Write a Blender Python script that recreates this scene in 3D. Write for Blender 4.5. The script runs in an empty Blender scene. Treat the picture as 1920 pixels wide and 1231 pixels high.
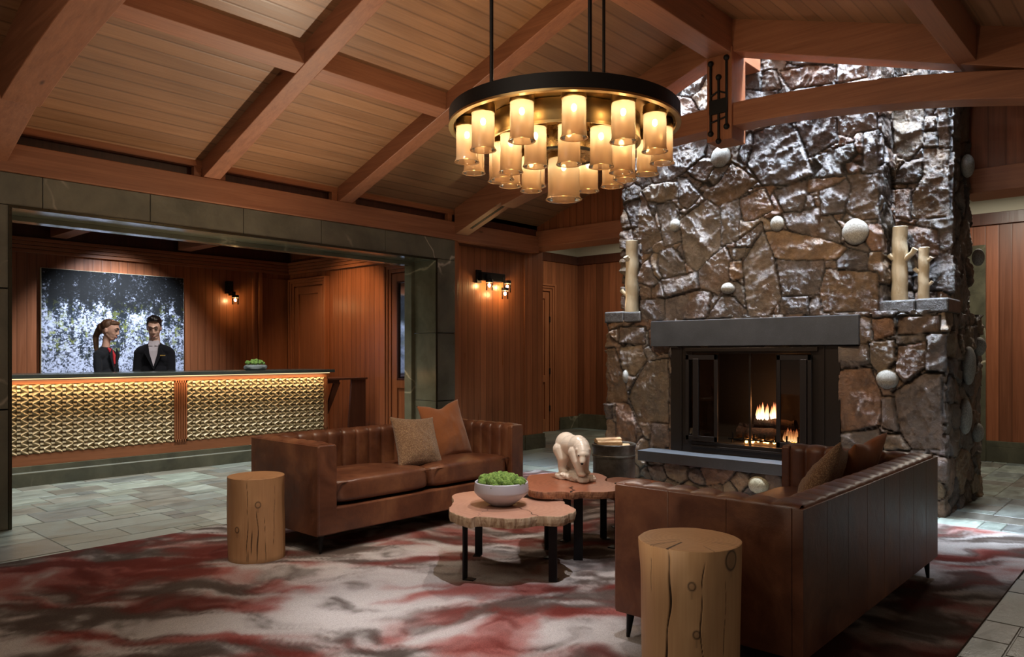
import bpy, bmesh, math, random
import numpy as np
from mathutils import Vector, Matrix
PI=math.pi
sc=bpy.context.scene
COL=sc.collection
rnd=random.Random(7)

# ------------------------------------------------------------------ numpy noise
def _h(ix,iy,iz,seed):
    n=(ix.astype(np.int64)*374761393+iy.astype(np.int64)*668265263+iz.astype(np.int64)*2147483647+seed*974634777)&0xffffffff
    n=((n^(n>>13))*1274126177)&0xffffffff
    n=(n^(n>>16))&0xffffffff
    return n/4294967295.0
def vnoise(x,y,z=None,seed=0):
    x=np.asarray(x,float);y=np.asarray(y,float)
    z=np.zeros_like(x) if z is None else np.asarray(z,float)
    ix=np.floor(x);iy=np.floor(y);iz=np.floor(z)
    fx=x-ix;fy=y-iy;fz=z-iz
    fx=fx*fx*fx*(fx*(fx*6-15)+10);fy=fy*fy*fy*(fy*(fy*6-15)+10);fz=fz*fz*(3-2*fz)
    r=0
    for a in (0,1):
        for b in (0,1):
            for c in (0,1):
                w=(fx if a else 1-fx)*(fy if b else 1-fy)*(fz if c else 1-fz)
                r=r+w*_h(ix+a,iy+b,iz+c,seed)
    return r
def fbm(x,y,z=None,seed=0,o=4,ridge=False):
    s=0;a=.5;t=0;f=1.
    for i in range(o):
        n=vnoise(np.asarray(x)*f,np.asarray(y)*f,None if z is None else np.asarray(z)*f,seed+i*17)
        if ridge: n=1-abs(2*n-1)
        s=s+a*n;t+=a;a*=.5;f*=2.03
    return s/t

# ------------------------------------------------------------------ mesh helpers
class MB:
    def __init__(s): s.v=[];s.f=[];s.m=[]
    def add(s,vs,fs,mi=0):
        o=len(s.v); s.v+= [tuple(p) for p in vs]; s.f+=[tuple(i+o for i in f) for f in fs]; s.m+=[mi]*len(fs); return s
    def box(s,x0,x1,y0,y1,z0,z1,mi=0):
        vs=[(x0,y0,z0),(x1,y0,z0),(x1,y1,z0),(x0,y1,z0),(x0,y0,z1),(x1,y0,z1),(x1,y1,z1),(x0,y1,z1)]
        return s.add(vs,[(0,3,2,1),(4,5,6,7),(0,1,5,4),(1,2,6,5),(2,3,7,6),(3,0,4,7)],mi)
    def prism(s,poly,ax,a,b,mi=0):
        # poly of 2-tuples in the other two axes (x,y,z order), extruded on axis ax from a to b
        n=len(poly)
        def P(p,t):
            if ax=='x': return (t,p[0],p[1])
            if ax=='y': return (p[0],t,p[1])
            return (p[0],p[1],t)
        vs=[P(p,a) for p in poly]+[P(p,b) for p in poly]
        fs=[tuple(range(n))[::-1],tuple(range(n,2*n))]+[(i,(i+1)%n,n+(i+1)%n,n+i) for i in range(n)]
        return s.add(vs,fs,mi)
    def tube(s,pts,r,n=12,cap=True,mi=0):
        pts=[Vector(p) for p in pts]; rr=r if isinstance(r,(list,tuple)) else [r]*len(pts)
        vs=[];up=None
        for i,p in enumerate(pts):
            d=(pts[min(i+1,len(pts)-1)]-pts[max(i-1,0)]).normalized()
            if up is None: up=Vector((0,0,1)) if abs(d.z)<.9 else Vector((1,0,0))
            a=d.cross(up).normalized(); b=a.cross(d).normalized(); up=b
            for k in range(n):
                t=2*PI*k/n; vs.append(p+(a*math.cos(t)+b*math.sin(t))*rr[i])
        fs=[]
        for i in range(len(pts)-1):
            for k in range(n):
                fs.append((i*n+k,i*n+(k+1)%n,(i+1)*n+(k+1)%n,(i+1)*n+k))
        if cap: fs+= [tuple(range(n)),tuple(range((len(pts)-1)*n,len(pts)*n))[::-1]]
        return s.add(vs,fs,mi)
    def lathe(s,prof,c=(0,0,0),n=32,mi=0,jit=None):
        vs=[]
        for r,z in prof:
            for k in range(n):
                t=2*PI*k/n; q=1+(jit(t,z) if jit else 0)
                vs.append((c[0]+r*q*math.cos(t),c[1]+r*q*math.sin(t),c[2]+z))
        fs=[]
        for i in range(len(prof)-1):
            for k in range(n): fs.append((i*n+k,i*n+(k+1)%n,(i+1)*n+(k+1)%n,(i+1)*n+k))
        if prof[0][0]>1e-4: pass
        return s.add(vs,fs,mi)
    def ball(s,c,r,n=12,m=8,mi=0,R=None):
        rx,ry,rz=r if isinstance(r,(tuple,list)) else (r,r,r)
        vs=[];fs=[]
        for i in range(m+1):
            ph=PI*i/m
            for k in range(n):
                t=2*PI*k/n
                v=Vector((rx*math.sin(ph)*math.cos(t),ry*math.sin(ph)*math.sin(t),rz*math.cos(ph)))
                if R is not None: v=R@v
                vs.append(Vector(c)+v)
        for i in range(m):
            for k in range(n): fs.append((i*n+k,(i+1)*n+k,(i+1)*n+(k+1)%n,i*n+(k+1)%n))
        return s.add(vs,fs,mi)
    def xf(s,M):
        s.v=[tuple(M@Vector(p)) for p in s.v]; return s
    def build(s,name,mats,parent=None,smooth=False,bevel=0,loc=None,fixn=True):
        me=bpy.data.meshes.new(name); me.from_pydata(s.v,[],s.f); 
        if not isinstance(mats,(list,tuple)): mats=[mats]
        for m in mats: me.materials.append(m)
        if len(mats)>1: me.polygons.foreach_set('material_index',s.m)
        if fixn:
            bm=bmesh.new(); bm.from_mesh(me); bmesh.ops.remove_doubles(bm,verts=bm.verts,dist=1e-6)
            bmesh.ops.recalc_face_normals(bm,faces=bm.faces); bm.to_mesh(me); bm.free()
        if smooth:
            me.polygons.foreach_set('use_smooth',[True]*len(me.polygons))
        o=bpy.data.objects.new(name,me); COL.objects.link(o)
        if smooth=='auto': 
            try: me.set_sharp_from_angle(angle=R(38))
            except Exception: pass
        if bevel:
            b=o.modifiers.new('bevel','BEVEL'); b.width=bevel; b.segments=2; b.limit_method='ANGLE'; b.angle_limit=R(40)
        if parent is not None:
            o.parent=parent
            if loc is None: # vertices given in world space -> local
                M=Wm(parent).inverted(); me.transform(M)
        if loc is not None: o.location=loc
        return o
def R(d): return d*PI/180
def Wm(o):
    M=o.matrix_basis.copy()
    while o.parent is not None:
        o=o.parent; M=o.matrix_basis@M
    return M
def thing(name,label,cat,loc=(0,0,0),rz=0,group=None):
    o=bpy.data.objects.new(name,None); COL.objects.link(o); o.empty_display_size=.05
    o.location=loc; o.rotation_euler=(0,0,rz); o['label']=label; o['category']=cat
    if group: o['group']=group
    return o
def tag(o,label,cat,group=None,kind=None):
    o['label']=label;o['category']=cat
    if group:o['group']=group
    if kind:o['kind']=kind
    return o
def struct(o,label=None,cat='building'):
    o['kind']='structure'
    if label: o['label']=label
    return o
def grid_mesh(name,P,mats,color=None,mask=None,parent=None,smooth=True,flip=False):
    # P array (nu,nv,3)
    nu,nv,_=P.shape
    idx=np.arange(nu*nv).reshape(nu,nv)
    f=np.stack([idx[:-1,:-1],idx[1:,:-1],idx[1:,1:],idx[:-1,1:]],-1)
    if mask is not None: f=f[mask]
    f=f.reshape(-1,4)
    if flip: f=f[:,::-1]
    me=bpy.data.meshes.new(name)
    me.vertices.add(nu*nv); me.vertices.foreach_set('co',P.reshape(-1).astype(np.float32))
    me.loops.add(f.size); me.loops.foreach_set('vertex_index',f.reshape(-1).astype(np.int32))
    me.polygons.add(len(f)); me.polygons.foreach_set('loop_start',np.arange(0,f.size,4,dtype=np.int32))
    me.update(calc_edges=True); me.validate()
    if not isinstance(mats,(list,tuple)): mats=[mats]
    for m in mats: me.materials.append(m)
    if color is not None:
        a=me.color_attributes.new('Col','FLOAT_COLOR','POINT')
        c=np.ones((nu*nv,4),np.float32); c[:,:3]=color.reshape(-1,3); a.data.foreach_set('color',c.reshape(-1))
    me.polygons.foreach_set('use_smooth',[bool(smooth)]*len(me.polygons))
    o=bpy.data.objects.new(name,me); COL.objects.link(o)
    if parent is not None:
        o.parent=parent; me.transform(Wm(parent).inverted())
    return o
def dup(root,loc=None,rz=None,label=None,group=None):
    r=root.copy(); COL.objects.link(r)
    if loc is not None: r.location=loc
    if rz is not None: r.rotation_euler=(0,0,rz)
    if label: r['label']=label
    if group: r['group']=group
    for ch in list(root.children):
        c=ch.copy(); COL.objects.link(c); c.parent=r
        for g in ch.children:
            d=g.copy(); COL.objects.link(d); d.parent=c
    return r

# blobs: overlapping ellipsoids fused by a voxel remesh and smoothed
def blob(name,parts,mat,voxel=.01,smooth=4,parent=None,disp=None,M=None):
    mb=MB()
    for p in parts:
        if p[0]=='e': # ellipsoid centre, radii, euler deg
            _,c,r=p[:3]; rot=None
            if len(p)>3:
                from mathutils import Euler
                rot=Euler([R(a) for a in p[3]]).to_matrix()
            mb.ball(c,r,24,16,R=rot)
        else:         # chain of points with radii
            _,pts,rs=p
            for i in range(len(pts)-1):
                a=Vector(pts[i]);b=Vector(pts[i+1]);L=(b-a).length
                n=max(2,int(L/(min(rs[i],rs[i+1])*.3)))
                for k in range(n+1):
                    t=k/n; mb.ball(a.lerp(b,t),rs[i]*(1-t)+rs[i+1]*t,16,10)
    if M is not None: mb.xf(M)
    o=mb.build(name+'_tmp',mat,fixn=False)
    bm=bmesh.new(); bm.from_mesh(o.data); bmesh.ops.remove_doubles(bm,verts=bm.verts,dist=1e-5); bmesh.ops.recalc_face_normals(bm,faces=bm.faces); bm.to_mesh(o.data); bm.free()
    m=o.modifiers.new('r','REMESH'); m.mode='VOXEL'; m.voxel_size=voxel; m.use_smooth_shade=True
    s=o.modifiers.new('s','SMOOTH'); s.factor=.5; s.iterations=smooth
    bpy.context.view_layer.update()
    dg=bpy.context.evaluated_depsgraph_get()
    me=bpy.data.meshes.new_from_object(o.evaluated_get(dg))
    old=o.data; bpy.data.objects.remove(o); bpy.data.meshes.remove(old)
    me.name=name
    if disp is not None:
        n=len(me.vertices); co=np.empty(n*3,np.float32); me.vertices.foreach_get('co',co); co=co.reshape(-1,3)
        no=np.empty(n*3,np.float32); me.vertices.foreach_get('normal',no); no=no.reshape(-1,3)
        co=co+no*disp(co)[:,None]; me.vertices.foreach_set('co',co.reshape(-1).astype(np.float32)); me.update()
    me.polygons.foreach_set('use_smooth',[True]*len(me.polygons))
    if not me.materials: me.materials.append(mat)
    ob=bpy.data.objects.new(name,me); COL.objects.link(ob)
    if parent is not None:
        ob.parent=parent; me.transform(Wm(parent).inverted())
    return ob

# ------------------------------------------------------------------ materials
class NT:
    def __init__(s,name):
        s.m=bpy.data.materials.new(name); s.m.use_nodes=True; s.t=s.m.node_tree; s.t.nodes.clear()
        s.out=s.n('ShaderNodeOutputMaterial'); s.b=s.n('ShaderNodeBsdfPrincipled'); s.l(s.b,0,s.out,0)
    def n(s,ty,**k):
        n=s.t.nodes.new(ty)
        for a,b in k.items(): setattr(n,a,b)
        return n
    def l(s,a,i,b,j): s.t.links.new(a.outputs[i],b.inputs[j])
    def coord(s,scale=(1,1,1),rot=(0,0,0),kind='Object'):
        c=s.n('ShaderNodeTexCoord'); m=s.n('ShaderNodeMapping'); m.inputs['Scale'].default_value=scale; m.inputs['Rotation'].default_value=rot
        s.l(c,kind,m,0); return m
    def noise(s,vec,scale,detail=4,rough=.55,dist=0):
        n=s.n('ShaderNodeTexNoise'); n.inputs['Scale'].default_value=scale; n.inputs['Detail'].default_value=detail
        n.inputs['Roughness'].default_value=rough; n.inputs['Distortion'].default_value=dist
        if vec is not None: s.t.links.new(vec.outputs[0],n.inputs['Vector'])
        return n
    def ramp(s,src,stops,out=0):
        r=s.n('ShaderNodeValToRGB'); e=r.color_ramp.elements
        while len(e)<len(stops): e.new(.5)
        for i,(p,c) in enumerate(stops):
            e[i].position=p; e[i].color=(c,c,c,1) if isinstance(c,(int,float)) else (*c,1)
        s.t.links.new(src.outputs[out],r.inputs[0]); return r
    def mix(s,a,b,f,mode='MIX'):
        m=s.n('ShaderNodeMix',data_type='RGBA',blend_type=mode)
        for v,i in ((f,0),(a,6),(b,7)):
            if isinstance(v,(int,float)): m.inputs[i].default_value=v
            elif isinstance(v,tuple): m.inputs[i].default_value=(*v,1)
            elif isinstance(v,list): s.t.links.new(v[0].outputs[v[1]],m.inputs[i])
            else: s.t.links.new(v.outputs[0],m.inputs[i])
        return m
    def math(s,op,a,b=None):
        m=s.n('ShaderNodeMath',operation=op)
        for v,i in ((a,0),(b,1)):
            if v is None: continue
            if isinstance(v,(int,float)): m.inputs[i].default_value=v
            elif isinstance(v,list): s.t.links.new(v[0].outputs[v[1]],m.inputs[i])
            else: s.t.links.new(v.outputs[0],m.inputs[i])
        return m
    def bump(s,h,strength=.3,dist=.01,out=0,prev=None):
        b=s.n('ShaderNodeBump'); b.inputs['Strength'].default_value=strength; b.inputs['Distance'].default_value=dist
        s.t.links.new(h.outputs[out],b.inputs['Height'])
        if prev: s.t.links.new(prev.outputs[0],b.inputs['Normal'])
        s.t.links.new(b.outputs[0],s.b.inputs['Normal']); return b
    def base(s,src,out=None):
        if isinstance(src,tuple): s.b.inputs['Base Color'].default_value=(*src,1)
        else: s.t.links.new(src.outputs[2 if src.bl_idname=='ShaderNodeMix' else 0] if out is None else src.outputs[out],s.b.inputs['Base Color'])
    def set(s,**k):
        for a,b in k.items(): s.b.inputs[a.replace('_',' ')].default_value=b
        return s.m
def mres(m): return [m,2]
def plain(name,c,rough=.5,metal=0,**k):
    t=NT(name); t.base(c); n=t.noise(t.coord(),40,3); r=t.ramp(n,[(0,max(rough-.08,0)),(1,min(rough+.08,1))]); t.l(r,0,t.b,'Roughness')
    t.set(Metallic=metal)
    for a,b in k.items(): t.b.inputs[a.replace('_',' ')].default_value=b
    return t.m
def wood(name,c1,c2,grain='z',plank=None,pw=.14,rough=.42,var=.35,groove=.012,knots=False,coat=0.0):
    """grain = axis the fibres run along; plank = axis across the boards (None = solid timber)"""
    t=NT(name)
    c=t.n('ShaderNodeTexCoord'); sep=t.n('ShaderNodeSeparateXYZ'); t.l(c,'Object',sep,0)
    g='xyz'.index(grain)
    vec=c; 
    comb=t.n('ShaderNodeCombineXYZ')
    src=[[sep,0],[sep,1],[sep,2]]
    if plank:
        pi='xyz'.index(plank)
        q=t.math('DIVIDE',[sep,pi],pw); fl=t.math('FLOOR',q); fr=t.math('FRACT',q)
        wn=t.n('ShaderNodeTexWhiteNoise',noise_dimensions='1D'); t.l(fl,0,wn,'W')
        off=t.math('MULTIPLY',[wn,0],17.3)
        sh=t.math('ADD',[sep,g],off); src[g]=[sh,0]
    for i in range(3): t.t.links.new(src[i][0].outputs[src[i][1]],comb.inputs[i])
    mp=t.n('ShaderNodeMapping'); s=[26,26,26]; s[g]=1.1; mp.inputs['Scale'].default_value=s; t.l(comb,0,mp,0)
    n1=t.noise(mp,1.0,6,.6,.4)
    mp2=t.n('ShaderNodeMapping'); s2=[110,110,110]; s2[g]=2.5; mp2.inputs['Scale'].default_value=s2; t.l(comb,0,mp2,0)
    n2=t.noise(mp2,1.0,3,.6,0)
    f=t.mix([n1,0],[n2,0],.35)
    r=t.ramp(f,[(.3,c1),(.7,c2)],2)
    colr=r
    n3=t.noise(t.coord(),.9,2); big=t.ramp(n3,[(.3,.82),(.7,1.12)])
    colm=t.mix([r,0],[big,0],.6,'MULTIPLY')
    if plank:
        v=t.ramp(wn,[(0,1-var),(1,1+var*.4)])
        cm=t.mix(mres(colm),[v,0],1.0,'MULTIPLY')
        d=t.math('MINIMUM',fr,t.math('SUBTRACT',1.0,fr)); gm=t.ramp(d,[(0,0.0),(groove/pw*2,1.0)])
        cm2=t.mix(mres(cm),[gm,0],.42,'MULTIPLY')
        t.base(cm2)
        b1=t.bump(gm,.25,.003)
        t.bump(n2,.12,.002,prev=b1)
    else:
        if knots:
            vo=t.n('ShaderNodeTexVoronoi'); mk=t.n('ShaderNodeMapping'); sk=[5,5,5]; sk[g]=1.6; mk.inputs['Scale'].default_value=sk; t.l(c,'Object',mk,0); t.l(mk,0,vo,'Vector'); vo.inputs['Scale'].default_value=1.0
            kr=t.ramp(vo,[(.03,.25),(.09,1.0)])
            cm=t.mix(mres(colm),[kr,0],.8,'MULTIPLY'); t.base(cm)
        else: t.base(colm)
        t.bump(n2,.18,.002)
    rr=t.ramp(n1,[(0,max(.05,rough-.1)),(1,rough+.12)]); t.l(rr,0,t.b,'Roughness')
    if coat: t.set(Coat_Weight=coat,Coat_Roughness=.2)
    return t.m
def marble(name,c1,c2,vein,rough=.15,vs=1.3,bump=0,vw=.012):
    t=NT(name); m=t.coord()
    n=t.noise(m,2.2,7,.62,.5); r=t.ramp(n,[(.3,c1),(.72,c2)])
    w=t.noise(m,1.6,4,.5); w.inputs['Detail'].default_value=5
    mw=t.mix([m,0],[w,1],.28); vo=t.n('ShaderNodeTexVoronoi',feature='DISTANCE_TO_EDGE'); vo.inputs['Scale'].default_value=vs
    t.l(mw,2,vo,'Vector'); vr=t.ramp(vo,[(0,1.0),(vw,0.0)])
    n5=t.noise(m,1.1,2); vm=t.ramp(n5,[(.5,0.),(.62,1.)])
    vv=t.math('MULTIPLY',vr,vm)
    cm=t.mix([r,0],vein,vv); t.base(cm)
    n2=t.noise(m,9,5); rr=t.ramp(n2,[(.3,rough),(.8,rough+.18)]); t.l(rr,0,t.b,'Roughness')
    if bump: 
        n4=t.noise(m,14,4); t.bump(n4,bump,.01)
    return t.m
W1=(.17,.052,.020);W2=(.36,.125,.050)
M={}
M['beam_x']=wood('beam_wood_x',(.22,.080,.037),(.39,.158,.078),'x',knots=True,rough=.45)
M['beam_y']=wood('beam_wood_y',(.22,.080,.037),(.39,.158,.078),'y',knots=True,rough=.45)
M['beam_z']=wood('beam_wood_z',(.20,.068,.028),(.38,.145,.066),'z',rough=.45)
M['ceil']=wood('ceiling_boards',(.24,.112,.050),(.38,.195,.095),'x','y',.127,rough=.38,var=.22,groove=.006)
M['wall_x']=wood('wall_boards_x',(.22,.072,.029),(.38,.135,.056),'z','x',.115,rough=.30,var=.2,groove=.006)
M['wall_y']=wood('wall_boards_y',(.22,.072,.029),(.38,.135,.056),'z','y',.115,rough=.30,var=.2,groove=.006)
M['hallw']=wood('hall_boards',(.16,.05,.020),(.30,.10,.042),'z','y',.14,rough=.4,var=.45,groove=.006)
M['trim']=wood('trim_wood',(.22,.075,.030),(.38,.14,.06),'z',rough=.32)
M['trim_h']=wood('trim_wood_h',(.22,.075,.030),(.38,.14,.06),'x',rough=.32)
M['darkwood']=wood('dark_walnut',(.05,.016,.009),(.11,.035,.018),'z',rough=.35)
M['marble']=marble('green_marble',(.045,.044,.030),(.13,.122,.080),(.48,.42,.30),.10,1.5)
M['marble_rough']=marble('green_marble_rough',(.082,.078,.056),(.18,.165,.118),(.55,.48,.38),.36,1.2,.35)
M['lining']=marble('green_marble_lining',(.10,.098,.062),(.20,.19,.125),(.5,.45,.30),.09,1.1)
M['marble_edge']=plain('marble_pale_line',(.42,.44,.40),.3)
M['bronze']=plain('bronze',(.30,.21,.10),.28,1.0)
M['darkbr']=plain('dark_bronze',(.07,.06,.04),.3,.9)
M['brass']=plain('aged_brass',(.46,.32,.14),.34,1.0)
M['blackm']=plain('black_metal',(.010,.010,.011),.42,.6)
M['iron']=plain('iron',(.018,.017,.017),.55,.7)
M['cream']=plain('cream_plaster',(.62,.60,.48),.8)
M['cobble']=None

def stone_mat():
    t=NT('fieldstone'); a=t.n('ShaderNodeVertexColor',layer_name='Col')
    m=t.coord(); n=t.noise(m,7,8,.65,.3); r=t.ramp(n,[(.25,.45),(.5,.95),(.75,1.6)])
    c=t.mix([a,0],[r,0],1.0,'MULTIPLY')
    n2=t.noise(m,2.7,6,.6); rm=t.ramp(n2,[(.5,0.),(.68,1.)])
    c2=t.mix(mres(c),(.17,.085,.035),t.math('MULTIPLY',rm,.55))
    n3=t.noise(m,60,6,.7); sp=t.ramp(n3,[(.62,0.),(.75,1.)])
    c3=t.mix(mres(c2),(.22,.20,.17),t.math('MULTIPLY',sp,.35)); t.base(c3)
    b=t.bump(t.noise(m,14,9,.72,1.2),1.0,.035); t.bump(t.noise(t.coord((60,30,110),(0.5,.3,0)),1,6,.7,.8),.7,.008,prev=b)
    rr=t.ramp(n,[(.3,.30),(.7,.55)]); t.l(rr,0,t.b,'Roughness'); t.set(Specular_IOR_Level=.7)
    return t.m
M['stone']=stone_mat()
def cobble_mat():
    t=NT('granite_cobble'); m=t.coord(); n=t.noise(m,90,5,.7); r=t.ramp(n,[(.3,(.10,.092,.078)),(.5,(.20,.19,.165)),(.75,(.34,.325,.29))]); t.base(r); t.bump(n,.35,.004); return t.set(Roughness=.7)
M['cobble']=cobble_mat()
def granite(name,c,rough=.38,cool=False):
    t=NT(name); m=t.coord(); n=t.noise(m,160,4,.8); r=t.ramp(n,[(.3,tuple(x*.75 for x in c)),(.62,c),(.78,tuple(min(1,x*3.0) for x in c))])
    n2=t.noise(m,5,4); r2=t.ramp(n2,[(.3,.8),(.7,1.15)]); t.base(t.mix([r,0],[r2,0],1.,'MULTIPLY')); t.bump(n,.1,.002); return t.set(Roughness=rough)
M['granite']=granite('blue_black_granite',(.052,.055,.060))
M['counter']=granite('counter_stone',(.05,.055,.045),.25)
def leather():
    t=NT('brown_leather'); m=t.coord()
    n=t.noise(m,3.5,6,.65,.6); r=t.ramp(n,[(.28,(.060,.019,.010)),(.5,(.130,.046,.022)),(.72,(.23,.095,.043))])
    n2=t.noise(m,1.2,3); r2=t.ramp(n2,[(.3,.75),(.7,1.15)]); c=t.mix([r,0],[r2,0],1.,'MULTIPLY')
    sc_=t.noise(m,14,6,.75,1.5); s2=t.ramp(sc_,[(.66,0.),(.74,1.)]); c2=t.mix(mres(c),(.30,.14,.07),t.math('MULTIPLY',s2,.45)); t.base(c2)
    v=t.n('ShaderNodeTexVoronoi'); v.inputs['Scale'].default_value=260; t.l(m,0,v,'Vector')
    b=t.bump(v,.12,.002); t.bump(t.noise(m,9,5,.6,.5),.35,.008,prev=b)
    rr=t.ramp(n,[(.2,.28),(.8,.46)]); t.l(rr,0,t.b,'Roughness'); return t.set(Specular_IOR_Level=.6)
M['leather']=leather()
def fabric(name,c1,c2,scale,bs=.6,dist=.006):
    t=NT(name); m=t.coord(); v=t.n('ShaderNodeTexVoronoi'); v.inputs['Scale'].default_value=scale; t.l(m,0,v,'Vector')
    n=t.noise(m,scale*.6,4,.7); f=t.mix([v,0],[n,0],.5); r=t.ramp(f,[(.25,c2),(.55,c1)],2); t.base(r); t.bump(f,bs,dist,out=2)
    k='suit' in name or 'blazer' in name; t.set(Roughness=.95,Sheen_Weight=.04 if k else .3,Specular_IOR_Level=.15 if k else .5); return t.m
M['boucle']=fabric('tan_boucle',(.17,.09,.045),(.44,.29,.16),150,.9,.008)
M['velvet']=fabric('rust_velvet',(.25,.082,.024),(.34,.115,.034),400,.1,.001); 
def ceram():
    t=NT('ivory_ceramic'); t.base((.50,.42,.29)); m=t.coord((60,60,25)); t.bump(t.noise(m,1,3,.6),.6,.006); return t.set(Roughness=.16,Coat_Weight=.4)
M['ceramic']=ceram()
M['bear']=plain('cream_porcelain',(.72,.64,.55),.3,0,Coat_Weight=.25,Subsurface_Weight=.0)
M['bowlc']=plain('lilac_grey_ceramic',(.44,.43,.46),.42)
def moss():
    t=NT('moss'); m=t.coord(); n=t.noise(m,70,5,.7); r=t.ramp(n,[(.3,(.03,.07,.008)),(.5,(.12,.21,.03)),(.72,(.28,.38,.09))]); t.base(r); t.bump(n,1,.01); return t.set(Roughness=.95)
M['moss']=moss()
M['pot']=granite('grey_pumice',(.17,.18,.17),.85)
def glow(name,c,s):
    t=NT(name); e=t.n('ShaderNodeEmission'); e.inputs[0].default_value=(*c,1); e.inputs[1].default_value=s; t.l(e,0,t.out,0); return t.m
M['bulb']=glow('bulb_glow',(1,.72,.36),40)
M['ember']=glow('ember_glow',(1,.36,.08),14)
def shade_mat():
    t=NT('amber_glass'); tr=t.n('ShaderNodeBsdfTranslucent'); tr.inputs[0].default_value=(.80,.66,.46,1)
    tp=t.n('ShaderNodeBsdfTransparent'); tp.inputs[0].default_value=(.88,.76,.58,1)
    gl=t.n('ShaderNodeBsdfGlossy'); gl.inputs[0].default_value=(1,.95,.85,1); gl.inputs['Roughness'].default_value=.12
    df=t.n('ShaderNodeBsdfDiffuse'); df.inputs[0].default_value=(.55,.42,.28,1)
    cg=t.n('ShaderNodeTexCoord'); sg=t.n('ShaderNodeSeparateXYZ'); t.l(cg,'Generated',sg,0); rg_=t.ramp(sg,[(0,(.62,.32,.14)),(.35,(.74,.50,.30)),(.8,(.80,.70,.52))],2); t.l(rg_,0,tr,0)
    a=t.n('ShaderNodeMixShader'); a.inputs[0].default_value=.42; t.l(tr,0,a,1); t.l(tp,0,a,2)
    a2=t.n('ShaderNodeMixShader'); a2.inputs[0].default_value=.30; t.l(a,0,a2,1); t.l(df,0,a2,2)
    fr=t.n('ShaderNodeFresnel'); fr.inputs[0].default_value=1.45
    b=t.n('ShaderNodeMixShader'); t.l(fr,0,b,0); t.l(a2,0,b,1); t.l(gl,0,b,2); t.l(b,0,t.out,0); return t.m
M['shade']=shade_mat()
def clear_glass(name,c=(1,1,1),refl=1.0):
    t=NT(name); tp=t.n('ShaderNodeBsdfTransparent'); tp.inputs[0].default_value=(*c,1); gl=t.n('ShaderNodeBsdfGlossy'); gl.inputs['Roughness'].default_value=.03
    fr=t.n('ShaderNodeFresnel'); fr.inputs[0].default_value=1.5; b=t.n('ShaderNodeMixShader'); t.l(fr,0,b,0); t.l(tp,0,b,1); t.l(gl,0,b,2); t.l(b,0,t.out,0); return t.m
M['glass']=clear_glass('clear_glass',(.93,.93,.9)); M['smoked']=clear_glass('smoked_glass',(.55,.5,.45))

# ------------------------------------------------------------------ camera
cam=bpy.data.cameras.new('camera'); co=bpy.data.objects.new('camera',cam); COL.objects.link(co)
cam.sensor_width=36; cam.lens=1418/1920*36; cam.shift_y=47.5/1920; cam.clip_start=.05
co.location=(0,0,1.35); co.rotation_euler=(R(90),0,math.atan2(1418,1280)-PI/2 if False else -(PI/2-math.atan2(.670,.742)))
sc.camera=co

# ================================================================== SETTING
# floor: irregular ashlar slate tiles
def slate_mat():
    t=NT('slate_tiles'); a=t.n('ShaderNodeVertexColor',layer_name='Col'); m=t.coord((1,2.2,1)); n=t.noise(m,4,7,.65,.6); r=t.ramp(n,[(.25,.55),(.5,.95),(.78,1.5)])
    c=t.mix([a,0],[r,0],1,'MULTIPLY'); t.base(c); n2=t.noise(m,18,6,.6); t.bump(n2,.35,.006); rr=t.ramp(n,[(.3,.3),(.7,.5)]); t.l(rr,0,t.b,'Roughness'); return t.m
slate=slate_mat()
grout=plain('grout',(.06,.055,.045),.9)
def tiles():
    cs=.155; X0,Y0=-2.2,-2.0; nx=int(13.4/cs); ny=int(13.5/cs)
    occ=np.zeros((nx,ny),bool); V=[];F=[];C=[]
    sizes=[(1,1),(2,1),(1,2),(2,2),(3,2),(2,3),(3,3),(4,2),(2,4),(4,3),(3,4),(5,3)]; wts=[.6,1,1,3,3,2.5,2,2,1.2,1.8,1.2,1]
    pal=[(.17,.20,.18),(.14,.165,.155),(.20,.23,.20),(.16,.18,.15),(.12,.135,.13),(.22,.25,.225),(.16,.165,.145),(.18,.215,.19),(.14,.14,.12)]
    for i in range(nx):
        for j in range(ny):
            if occ[i,j]: continue
            for _ in range(12):
                a,b=rnd.choices(sizes,wts)[0]
                if i+a<=nx and j+b<=ny and not occ[i:i+a,j:j+b].any(): break
            else: a=b=1
            occ[i:i+a,j:j+b]=True
            x0=X0+i*cs+.003;x1=X0+(i+a)*cs-.003;y0=Y0+j*cs+.003;y1=Y0+(j+b)*cs-.003; z=rnd.uniform(-.0012,.0012); e=.004
            o=len(V)
            V+=[(x0,y0,-.004),(x1,y0,-.004),(x1,y1,-.004),(x0,y1,-.004),(x0+e,y0+e,z),(x1-e,y0+e,z),(x1-e,y1-e,z),(x0+e,y1-e,z)]
            F+=[(o+4,o+5,o+6,o+7),(o,o+1,o+5,o+4),(o+1,o+2,o+6,o+5),(o+2,o+3,o+7,o+6),(o+3,o,o+4,o+7)]
            c=rnd.choice(pal); k=rnd.uniform(.8,1.2); C+=[tuple(q*k for q in c)]*8
    o=len(V); V+=[(X0,Y0,-.004),(X0+nx*cs,Y0,-.004),(X0+nx*cs,Y0+ny*cs,-.004),(X0,Y0+ny*cs,-.004)]; F.append((o,o+1,o+2,o+3)); C+=[(.07,.065,.055)]*4
    me=bpy.data.meshes.new('floor'); me.from_pydata(V,[],F); me.materials.append(slate)
    at=me.color_attributes.new('Col','FLOAT_COLOR','POINT'); at.data.foreach_set('color',np.array([(*c,1) for c in C],np.float32).reshape(-1))
    ob=bpy.data.objects.new('floor',me); COL.objects.link(ob); struct(ob,'grey slate tile floor laid in mixed sizes')
tiles()

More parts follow.
